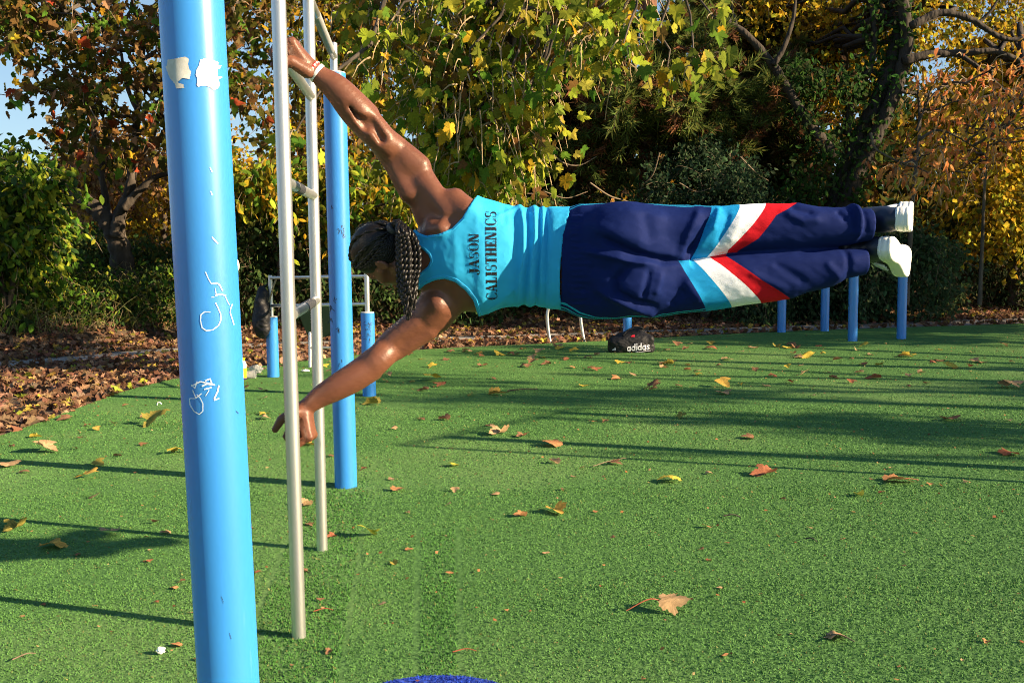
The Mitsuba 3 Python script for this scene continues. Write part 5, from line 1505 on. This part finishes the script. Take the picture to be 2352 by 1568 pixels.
BIG = [  # picture x, y, width, colour, label
    (120, 1258, 62, 'gold', 'yellow tan leaf lying in the shadow blob at the left'), (36, 1216, 48, 'olive', 'large olive brown leaf at the left edge above the shadow blob'), (18, 1071, 46, 'tan', 'tan leaf cut by the left edge beside a thin shadow'), (104, 1039, 46, 'tan', 'curled tan leaf standing up at the left, above the thin shadow'),
    (203, 1098, 42, 'gold', 'yellow tan leaf between two thin shadows at the left'), (401, 1041, 37, 'yellow', 'bright yellow leaf just left of the thick blue post'), (358, 976, 52, 'olive', 'olive yellow leaf on the turf near the leafy edge at the left'), (255, 1230, 38, 'tan', 'tan leaf crossed by a thin shadow left of the near post'),
    (846, 1233, 42, 'green', 'yellow green leaf right of the far rail foot'), (915, 1127, 30, 'orange', 'small orange tan leaf right of the far blue post foot'), (700, 1164, 34, 'tan', 'curled tan leaf between the two rail feet'), (700, 1023, 38, 'gold', 'yellow tan leaf right behind the lower hand'),
    (1543, 1403, 68, 'tan', 'big tan maple leaf with long red stem in the foreground'), (1540, 1107, 44, 'yellow', 'bright yellow folded leaf in the middle of the turf'), (1757, 1092, 52, 'red', 'reddish brown leaf in the middle right of the turf'), (2058, 1108, 54, 'orange', 'orange brown curled leaf with yellow rim at the right'),
    (1974, 1139, 24, 'green', 'small yellow green leaf left below the curled orange leaf'), (1279, 1177, 50, 'gold', 'tan yellow flat leaf at the middle of the turf'), (1196, 1187, 27, 'orange', 'orange brown small leaf left of the tan yellow one'), (1273, 1063, 28, 'tan', 'round tan leaf under the thin shadow in the middle'),
    (1411, 1066, 28, 'brown', 'brown leaf under the end of a thin straw'), (2316, 1044, 44, 'red', 'red brown leaf near the right edge between shadows'), (2321, 891, 46, 'tan', 'pale tan leaf near the right edge far back'), (2183, 965, 36, 'brown', 'dark brown leaf lying in a shadow streak at the right'),
    (1718, 1007, 26, 'brown', 'brown leaf on the shadow streak in the middle right'), (1266, 1024, 42, 'orange', 'orange brown leaf on the two parallel shadows'), (1146, 998, 44, 'tan', 'brown tan crumpled leaf right of the blue post'), (1500, 893, 36, 'brown', 'brown leaf standing on the sunlit band below the bag'),
    (1918, 1467, 50, 'tan', 'dry curled leaf with a twig at the lower right'), (1848, 821, 34, 'yellow', 'yellow leaf right of the sports bag'), (992, 875, 44, 'yellow', 'long yellow leaf below the forearm'), (1140, 907, 36, 'gold', 'tan yellow leaf right of the lower forearm'), (1011, 888, 28, 'red', 'red brown leaf beside the long yellow leaf'), (855, 930, 36, 'olive', 'olive leaf right of the far blue post'),
    (1661, 888, 30, 'gold', 'yellow brown leaf in the sunlit band under the thighs'), (1662, 905, 30, 'tan', 'tan leaf just below the yellow brown one under the thighs'), (2182, 845, 28, 'yellow', 'yellow leaf far back at the right'), (2009, 871, 30, 'red', 'red brown leaf far back below the white shoes'), (1566, 960, 24, 'olive', 'tan olive leaf between two shadow streaks in the middle')]
for px, py, w, col, lab in BIG:
    k, p, s = fallen(px, py, w, col, lab, flatness=.42)
    if px == 1543:
        q = ground(1438, 1410, .012); pts_ = [p + [-.02, 0, .03], (p + q) / 2 + [0, .0, .045], q + [0, 0, .012]]
        part(k, 'stem', tube(spline(pts_, 14), np.linspace(.0026, .0018, 14), 6), 'mat_stem', smooth=True)
    if px == 2058:
        q = ground(2110, 1106, .012); part(k, 'stem', tube(spline([p + [0, 0, .015], (p + q) / 2 + [0, 0, .02], q + [0, 0, .01]], 8), .0018, 5), 'mat_stem', smooth=True)
scene['mat_stem'] = two(principled((.36, .10, .05), .6))
SMALL = [(150, 964, 35, 'brown'), (200, 979, 20, 'orange'), (222, 988, 18, 'gold'), (259, 975, 18, 'brown'), (330, 960, 20, 'tan'), (287, 932, 14, 'orange'), (332, 1023, 25, 'orange'), (270, 1048, 20, 'brown'), (172, 1032, 17, 'brown'), (228, 1069, 30, 'olive'), (55, 1086, 25, 'brown'), (27, 1026, 15, 'brown'), (80, 1005, 27, 'yellow'), (185, 1007, 15, 'brown'),
         (356, 1203, 25, 'brown'), (380, 1226, 27, 'tan'), (215, 1146, 30, 'grey'), (345, 1265, 12, 'tan'), (342, 1290, 17, 'red'), (178, 1275, 15, 'red'), (400, 1352, 22, 'orange'), (418, 1339, 18, 'red'), (359, 1385, 20, 'red'), (437, 1410, 15, 'brown'), (406, 1484, 27, 'orange'), (451, 1516, 17, 'red'), (256, 1453, 10, 'red'), (100, 1390, 15, 'red'),
         (606, 963, 30, 'tan'), (607, 952, 25, 'yellow'), (606, 918, 20, 'tan'), (562, 891, 22, 'brown'), (605, 898, 25, 'tan'), (892, 862, 20, 'tan'), (947, 877, 15, 'gold'), (1082, 909, 18, 'gold'), (967, 964, 20, 'brown'), (904, 986, 20, 'tan'), (1122, 978, 17, 'brown'), (1020, 964, 32, 'brown'), (760, 1049, 20, 'brown'), (1040, 1071, 33, 'green'), (900, 1102, 22, 'tan'), (1139, 1137, 20, 'tan'),
         (835, 1080, 15, 'red'), (1045, 1129, 20, 'tan'), (1030, 1161, 17, 'tan'), (937, 1179, 14, 'tan'), (762, 1234, 25, 'red'), (710, 1206, 22, 'brown'), (905, 1295, 25, 'olive'), (940, 1264, 20, 'orange'), (702, 1315, 20, 'brown'), (735, 1379, 20, 'brown'), (757, 1499, 24, 'brown'), (880, 1389, 17, 'grey'), (592, 1316, 20, 'red'), (670, 1529, 10, 'brown'), (1032, 1319, 20, 'orange'), (1162, 1404, 15, 'orange'), (577, 1216, 17, 'red'),
         (1198, 1003, 28, 'brown'), (1501, 894, 20, 'tan'), (1256, 838, 24, 'brown'), (1423, 835, 24, 'yellow'), (1453, 863, 20, 'tan'), (1758, 887, 20, 'tan'), (1923, 830, 24, 'brown'), (1981, 838, 22, 'brown'), (2316, 966, 18, 'grey'), (2116, 857, 20, 'tan'), (1868, 910, 17, 'grey'), (1621, 1212, 22, 'orange'), (1611, 1263, 14, 'brown'), (1628, 1288, 15, 'red'), (1936, 1241, 14, 'orange'), (2103, 1225, 13, 'red'),
         (2026, 1132, 17, 'red'), (2001, 1102, 10, 'brown'), (2136, 1113, 15, 'orange'), (2046, 1077, 15, 'tan'), (2218, 1108, 15, 'tan'), (2286, 1191, 14, 'red'), (1368, 1176, 17, 'orange'), (1408, 1237, 15, 'brown'), (1253, 1271, 17, 'tan'), (1382, 1348, 13, 'red'), (1653, 1352, 15, 'tan'), (1588, 1377, 11, 'red'), (2266, 1476, 22, 'orange'), (2346, 1476, 14, 'red'), (1663, 1507, 22, 'orange'), (1817, 1458, 12, 'tan'),
         (1478, 1561, 12, 'red'), (1526, 1426, 10, 'brown'), (2211, 1518, 12, 'tan'), (2066, 1533, 10, 'brown'), (2341, 1367, 12, 'tan'), (1293, 1126, 17, 'brown'), (1316, 1097, 15, 'tan'), (1338, 1077, 20, 'orange'), (1628, 1089, 20, 'tan'), (1799, 1147, 12, 'brown'), (1390, 970, 14, 'orange'), (1365, 971, 18, 'orange')]
for px, py, w, col in SMALL:
    fallen(px, py, w * .95, col, flatness=.35)
for _ in range(120):
    y = gf.uniform(1.0, 9.0); py = 790 + 130 * gf.beta(1.0, 2.2); px = gf.uniform(560, 2340)
    q = ground(px, py)
    if turf_in.contains(Point(q[0], q[1])):
        fallen(px, py, gf.uniform(12, 28), gf.choice(['tan', 'yellow', 'brown', 'red', 'orange', 'olive', 'gold'], p=[.24, .16, .22, .1, .14, .08, .06]), flatness=.35)
# crumbs, stalks and small bits too small to pick apart
n = 2600
q = np.column_stack([gf.uniform(-3.6, 8, n * 3), 1.7 + 11.5 * gf.uniform(0, 1, n * 3) ** .8]); q = q[(np.abs(q[:, 0]) < .53 * q[:, 1]) & shapely.contains_xy(turf_in, q[:, 0], q[:, 1])][:n]
v, f, c = scatter(DIAM, np.column_stack([q, np.full(len(q), .022)]), np.column_stack([gf.normal(size=(len(q), 2)), gf.normal(0, .2, len(q))]), np.column_stack([gf.normal(0, .5, (len(q), 2)), np.ones(len(q))]), gf.uniform(.006, .022, len(q)), pick([((.34, .15, .07), 3), ((.42, .27, .13), 2), ((.2, .08, .04), 2)], len(q), gf))
single('leaf_crumbs', (v, f), 'mat_dryleaf', 'tiny crumbs of dry leaf sprinkled over the turf', 'leaf bits', kind='stuff', color=c)
for lab, a, b, r, m in (('thin straw lying on the turf at the lower left corner', (28, 1514), (82, 1499), .0022, 'mat_twig'), ('thin orange stalk below the near rail foot at the middle', (720, 1403), (765, 1400), .002, 'mat_stem'), ('thin orange stalk lying left of the blue disc', (1040, 1496), (1095, 1494), .002, 'mat_stem'), ('long pale straw lying above the middle of the turf', (1362, 1070), (1438, 1051), .0022, 'mat_twig'), ('short grey twig in the middle of the turf', (1662, 1184), (1700, 1186), .004, 'mat_bark'), ('thin dark twig at the right of the turf', (1850, 1236), (1876, 1243), .003, 'mat_bark'), ('dry twig crossing the curled leaf at the lower right', (1898, 1456), (1962, 1472), .003, 'mat_twig'), ('thin forked twig lying under the torso', (1165, 897), (1235, 893), .006, 'mat_bark')):
    pa, pb = ground(*a, .022), ground(*b, .024)
    single('twig', tube(spline([pa, (pa + pb) / 2 + [.004, .006, .006], pb], 9), np.linspace(r, r * .6, 9), 6), m, lab, 'twig', smooth=True)

# ------------------------------------------------------------------ rough grass on the bank
gg = np.random.default_rng(90)
nb_ = 5200
bxv = gg.uniform(-8.5, -2.2, nb_); byv = np.interp(bxv, BANK[:, 0], BANK[:, 1]) + gg.uniform(.9, 3.2, nb_)
base = np.column_stack([bxv, byv, ground_z(bxv, byv)])
d = unit(np.column_stack([gg.normal(0, .5, (nb_, 2)), np.ones(nb_)])); L = gg.uniform(.25, .8, nb_)[:, None]
s = np.linspace(0, 1, 5)[None, :, None]
paths = base[:, None] + d[:, None] * L[:, None] * s + np.column_stack([gg.normal(0, .3, (nb_, 2)), -gg.uniform(.1, .5, nb_)])[:, None] * L[:, None] * s * s
v, f = many_tubes(paths, np.full(nb_, .005), np.full(nb_, .001))
c = np.repeat(pick([((.10, .16, .03), 3), ((.28, .24, .09), 2), ((.36, .28, .15), 1.2)], nb_, gg), 15, 0)
single('rough_grass', (v, f), 'mat_tuft', 'long rough grass growing on the leafy bank at the left', 'grass', kind='stuff', color=c)
# ------------------------------------------------------------------ bags, bottle and litter
scene['mat_bag'] = two({'type': 'bumpmap', 'bump': proc(lambda p, n, uv: fbm(p.x * 14, p.y * 14, p.z * 18, 3) * .02, 2e-3), 'scale': 1.0, 'bsdf': principled((.010, .010, .013), .6, specular=.4)})
scene['mat_bag_print'] = two(principled((.72, .72, .80), .6))
scene['mat_red_tag'] = two(principled((.6, .02, .04), .5))


def soft_bag(fn, lo, hi, h=.008, it=4):
    F = Field(lo, hi, h); fn(F); v, f = F.mesh()
    v = relax(v, f, it); n = normals_of(v, f)
    return v + n * ((meshkit.fbm(v * 13, 3, 8) - .5) * .022)[:, None], f


# sports bag on the turf
b0, b1 = ground(1404, 815), ground(1500, 811)
bc = (b0 + b1) / 2 + [0, .11, 0]; bw = np.linalg.norm((b1 - b0)[:2]); Yb_ = b0[1]
bag = thing('sports_bag', 'black sports bag with white lettering on the turf under the thighs', 'bag')
E3 = np.eye(3)


def f_bag(F):
    F.ellipsoid(bc + [-bw * .22, 0, .095], E3, [bw * .30, .13, .105], k=.06); F.ellipsoid(bc + [bw * .22, 0, .10], E3, [bw * .28, .13, .12], k=.06)
    F.ellipsoid(bc + [bw * .02, 0, .12], E3, [bw * .36, .12, .13], k=.06); F.capsule(bc + [-bw * .4, -.05, .05], bc + [bw * .4, -.05, .05], .055, k=.04); F.capsule(bc + [-bw * .4, .06, .05], bc + [bw * .4, .06, .05], .055, k=.04)
    F.capsule(bc + [-bw * .40, -.07, .13], bc + [bw * .40, -.07, .15], .05, k=.03); F.capsule(bc + [-bw * .40, .06, .13], bc + [bw * .40, .06, .15], .05, k=.03)
    F.capsule(bc + [bw * .08, 0, .2], bc + [bw * .22, .02, .245], .05, .035, k=.05)
    F.F = np.maximum(F.F, (.013 - F.ax[2])[None, None, :].astype(np.float32))


bv, bf = soft_bag(f_bag, bc - [.34, .24, .12], bc + [.34, .24, .34])
bv[:, 2] = np.maximum(bv[:, 2], .012)
part(bag, 'body', (bv, bf), 'mat_bag', smooth=True)
bfr = bv[bv[:, 1] < bc[1] - .02]; bt = ss.cKDTree(bfr[:, [0, 2]])


def on_bag(xz, lift=.004):
    d, i = bt.query(xz, k=5); w = 1 / (d + 1e-3)
    return np.column_stack([xz[:, 0], (bfr[i, 1] * w).sum(1) / w.sum(1) - lift, xz[:, 1]])


xa, xb = at(1441, 805, Yb_)[0], at(1495, 805, Yb_)[0]; za, zb_ = at(1460, 808, Yb_)[2], at(1460, 796.5, Yb_)[2]
gx0 = xa
LW = (xb - xa) / 6


def rnd(cx, w, hgt, stem=None, cut=None):
    """A round lower-case bowl with an optional upright."""
    o = Point(0, 0).buffer(1, 32); q = shapely.affinity.scale(o, w * .5, hgt * .5); i = shapely.affinity.scale(o, w * .24, hgt * .24)
    return shapely.affinity.translate(q.difference(i), cx, hgt * .5)


import shapely.affinity
xh = zb_ - za; wd = [1.0, 1.0, .42, 1.0, 1.0, .86]; tot = sum(wd); x = 0; sc = (xb - xa) / tot
for ch, w in zip('adidas', wd):
    W = w * sc; st = W * .26
    if ch == 'a': g = rnd(W * .45, W * .86, xh).union(bx(W * .66, 0, W * .92, xh))
    elif ch == 'd': g = rnd(W * .45, W * .86, xh).union(bx(W * .66, 0, W * .92, xh * 1.5))
    elif ch == 'i': g = bx(W * .2, 0, W * .82, xh).union(bx(W * .2, xh * 1.18, W * .82, xh * 1.5))
    else:
        g = unary_union([LineString([(W * .78, xh * .8), (W * .5, xh * .92), (W * .22, xh * .76), (W * .3, xh * .58), (W * .64, xh * .44), (W * .76, xh * .24), (W * .48, xh * .09), (W * .14, xh * .2)]).buffer(W * .115)])
    vs, fs, o = [], [], 0
    for qg in getattr(g, 'geoms', [g]):
        a, b = trimesh.creation.triangulate_polygon(qg, engine='earcut'); vs.append(a); fs.append(b + o); o += len(a)
    a, b = subdivide(np.column_stack([np.vstack(vs), np.zeros(o)]), np.vstack(fs), .012)
    t = (x + a[:, 0]) / (xb - xa)
    vv = on_bag(np.column_stack([xa + x + a[:, 0], za + a[:, 1] + .018 * t]))
    n = np.cross(vv[b[:, 1]] - vv[b[:, 0]], vv[b[:, 2]] - vv[b[:, 0]])[:, 1]; b = b.copy(); b[n > 0] = b[n > 0][:, ::-1]
    part(bag, 'letter', (vv, b), 'mat_bag_print', smooth=True)
    x += W
t = np.linspace(-.06, 1.02, 24)
part(bag, 'underline', tube(on_bag(np.column_stack([xa + (xb - xa) * t, za - .012 + .018 * np.maximum(t, 0) ** 2])), .0028, 6), 'mat_bag_print', smooth=True)
sx, sz = at(1412, 806, Yb_)[[0, 2]]
for k, (w, hh) in enumerate(((.008, .012), (.008, .022), (.009, .032))):
    a = np.array([(sx - .018 + k * .012, sz), (sx - .018 + k * .012 + w, sz), (sx - .012 + k * .012 + w * .2, sz + hh), (sx - .018 + k * .012 - .002, sz + hh * .8)])
    part(bag, 'emblem_bar', (on_bag(a), np.array([[0, 1, 2], [0, 2, 3]])), 'mat_bag_print', smooth=True)
tp = bc + [bw * .02, -.115, .0]; tp[2] = .19
part(bag, 'tag', (on_bag(np.array([(tp[0] - .028, tp[2]), (tp[0] + .018, tp[2] - .004), (tp[0] + .020, tp[2] + .022), (tp[0] - .008, tp[2] + .016)]), .008), np.array([[0, 1, 2], [0, 2, 3]])), 'mat_red_tag', smooth=True, label='small red tag')
part(bag, 'handle', tube(spline([bc + [-.10, -.09, .20], bc + [-.03, -.07, .262], bc + [.09, -.04, .285], bc + [.14, .0, .25]], 22), .011, 8), 'mat_bag', smooth=True)

# backpack hanging from the left upright of the low bars
pk = thing('backpack', 'black backpack hanging by its strap from the left low bar post', 'backpack')
pc = at(603, 716, pl_[1] - .02); hz = (at(603, 655, pl_[1])[2] - at(603, 775, pl_[1])[2]) / 2


def f_pack(F):
    F.ellipsoid(pc, E3, [.075, .11, hz], k=.02); F.ellipsoid(pc + [-.01, -.01, -hz * .42], E3, [.078, .11, hz * .55], k=.04); F.ellipsoid(pc + [.035, -.08, -hz * .1], E3, [.045, .05, hz * .34], k=.03); F.ellipsoid(pc + [.035, -.08, -hz * .62], E3, [.045, .05, hz * .30], k=.03)


pv, pf = soft_bag(f_pack, pc - [.2, .25, hz + .1], pc + [.2, .25, hz + .1])
part(pk, 'body', (pv, pf), 'mat_bag', smooth=True)
scene['mat_strap'] = two(principled((.26, .20, .11), .7))
top_ = np.array([pl_[0], pl_[1], at(634, 650, pl_[1])[2]])
part(pk, 'strap', tube(spline([pc + [.05, -.05, hz * .55], at(617, 692, pl_[1] - .05), at(629, 655, pl_[1] - .06), at(634, 640, pl_[1] - .03), at(630, 634, pl_[1] + .03)], 24), .009, 6), 'mat_strap', smooth=True)
part(pk, 'strap', tube(spline([pc + [-.02, .03, hz * .9], at(612, 655, pl_[1] + .03), at(628, 636, pl_[1] + .04)], 16), .009, 6), 'mat_bag', smooth=True)

# bottle, cup and crumpled wrapper behind the near post
scene['mat_yellow'] = two(principled((.70, .52, .01), .35, specular=.6))
scene['mat_purple'] = two(principled((.03, .01, .16), .4))
scene['mat_clear'] = {'type': 'dielectric', 'int_ior': 1.15}
scene['mat_cloudy'] = {'type': 'principledthin', 'base_color': rgb(.80, .80, .82), 'roughness': .2, 'diff_trans': .9, 'spec_trans': .55, 'eta': 1.4}
bb = ground(559, 874); k = thing('drink_bottle', 'yellow and white drink bottle standing behind the near post', 'bottle')
hb_ = at(559, 823, bb[1])[2]


def lathe(prof, c, n=28):
    return tube([np.array([c[0], c[1], c[2] + z]) for z, r in prof], [r for z, r in prof], n)


part(k, 'base', lathe([(0, .024), (.002, .029), (.014, .030)], bb + [0, 0, .012]), 'mat_purple', smooth=40)
part(k, 'lower_body', lathe([(.014, .030), (.016, .031), (hb_ * .52, .031)], bb + [0, 0, .012]), 'mat_yellow', smooth=40)
part(k, 'upper_body', lathe([(hb_ * .52, .031), (hb_ * .68, .031), (hb_ * .78, .026), (hb_ * .84, .016)], bb + [0, 0, .012]), 'mat_white_rubber', smooth=40)
part(k, 'cap', lathe([(hb_ * .84, .017), (hb_ * .86, .019), (hb_ * .93, .019), (hb_ * .935, .024), (hb_ * .97, .024), (hb_ * .98, .018)], bb + [0, 0, .012]), 'mat_yellow', smooth=40)
cb_ = ground(573, 872) + [0, 0, .012]
k = thing('plastic_cup', 'clear plastic cup lying in front of the yellow bottle', 'cup')
cup = tube(np.array([cb_ + [-.05, -.02, .036], cb_ + [-.048, -.02, .036], cb_ + [.05, .0, .04], cb_ + [.052, .0, .04]]), [.002, .028, .037, .038], 24, cap=False)
part(k, 'wall', cup, 'mat_cloudy', smooth=50)
part(k, 'rim', tube(np.array([cb_ + [.050, .0, .04] + np.array([.003, .038 * math.cos(q), .038 * math.sin(q)]) for q in np.linspace(0, 2 * np.pi, 25)]), .0025, 6), 'mat_cloudy', smooth=True)


def crumple(c, r, seed, sq=.5):
    m = trimesh.creation.icosphere(3, 1.0); v = np.array(m.vertices); g = meshkit.fbm(v * 2.3 + seed, 3, seed)
    v = v * (0.45 + 1.0 * g)[:, None] * r; v[:, 2] *= sq; v[:, 2] -= v[:, 2].min()
    return v + c, np.array(m.faces)


single('wrapper', crumple(ground(586, 862) + [0, .05, .012], .06, 4, .7), 'mat_cloudy', 'crumpled clear wrapper beside the yellow bottle', 'wrapper', smooth=False)
single('paper_scrap', crumple(ground(370, 1512) + [0, 0, .014], .012, 7, .8), 'mat_whitepaper', 'crumpled white scrap on the turf left of the near post foot', 'scrap', smooth=False)
single('paper_scrap', crumple(ground(702, 856) + [0, 0, .012], .035, 9, .3), 'mat_whitepaper', 'flat white scrap on the turf between the rails', 'scrap', smooth=False)
q = ground(364, 934) + [0, 0, .012]
single('plastic_clip', tube(spline([q + [-.010, 0, 0], q + [-.004, 0, .020], q + [.014, .0, .020], q + [.024, 0, .006]], 12), .0045, 6), 'mat_whitepaper', 'small bent white plastic clip on the turf near the leafy edge', 'clip', smooth=True)
# white cloth over the hidden post
zt = at(534, 598, ground(534, 925)[1])[2]; pb_ = ground(534, 925)
m = trimesh.creation.icosphere(4, 1.0); v = np.array(m.vertices)
v = v * [.088, .085, .082]; v = v * (1 + .14 * (meshkit.fbm(v * 30, 3, 2) - .5))[:, None] + [pb_[0], pb_[1], zt - .035]
single('white_cloth', (v, np.array(m.faces)), 'mat_whitepaper', 'white cloth hung over the half hidden post behind the near post', 'cloth', smooth=True)
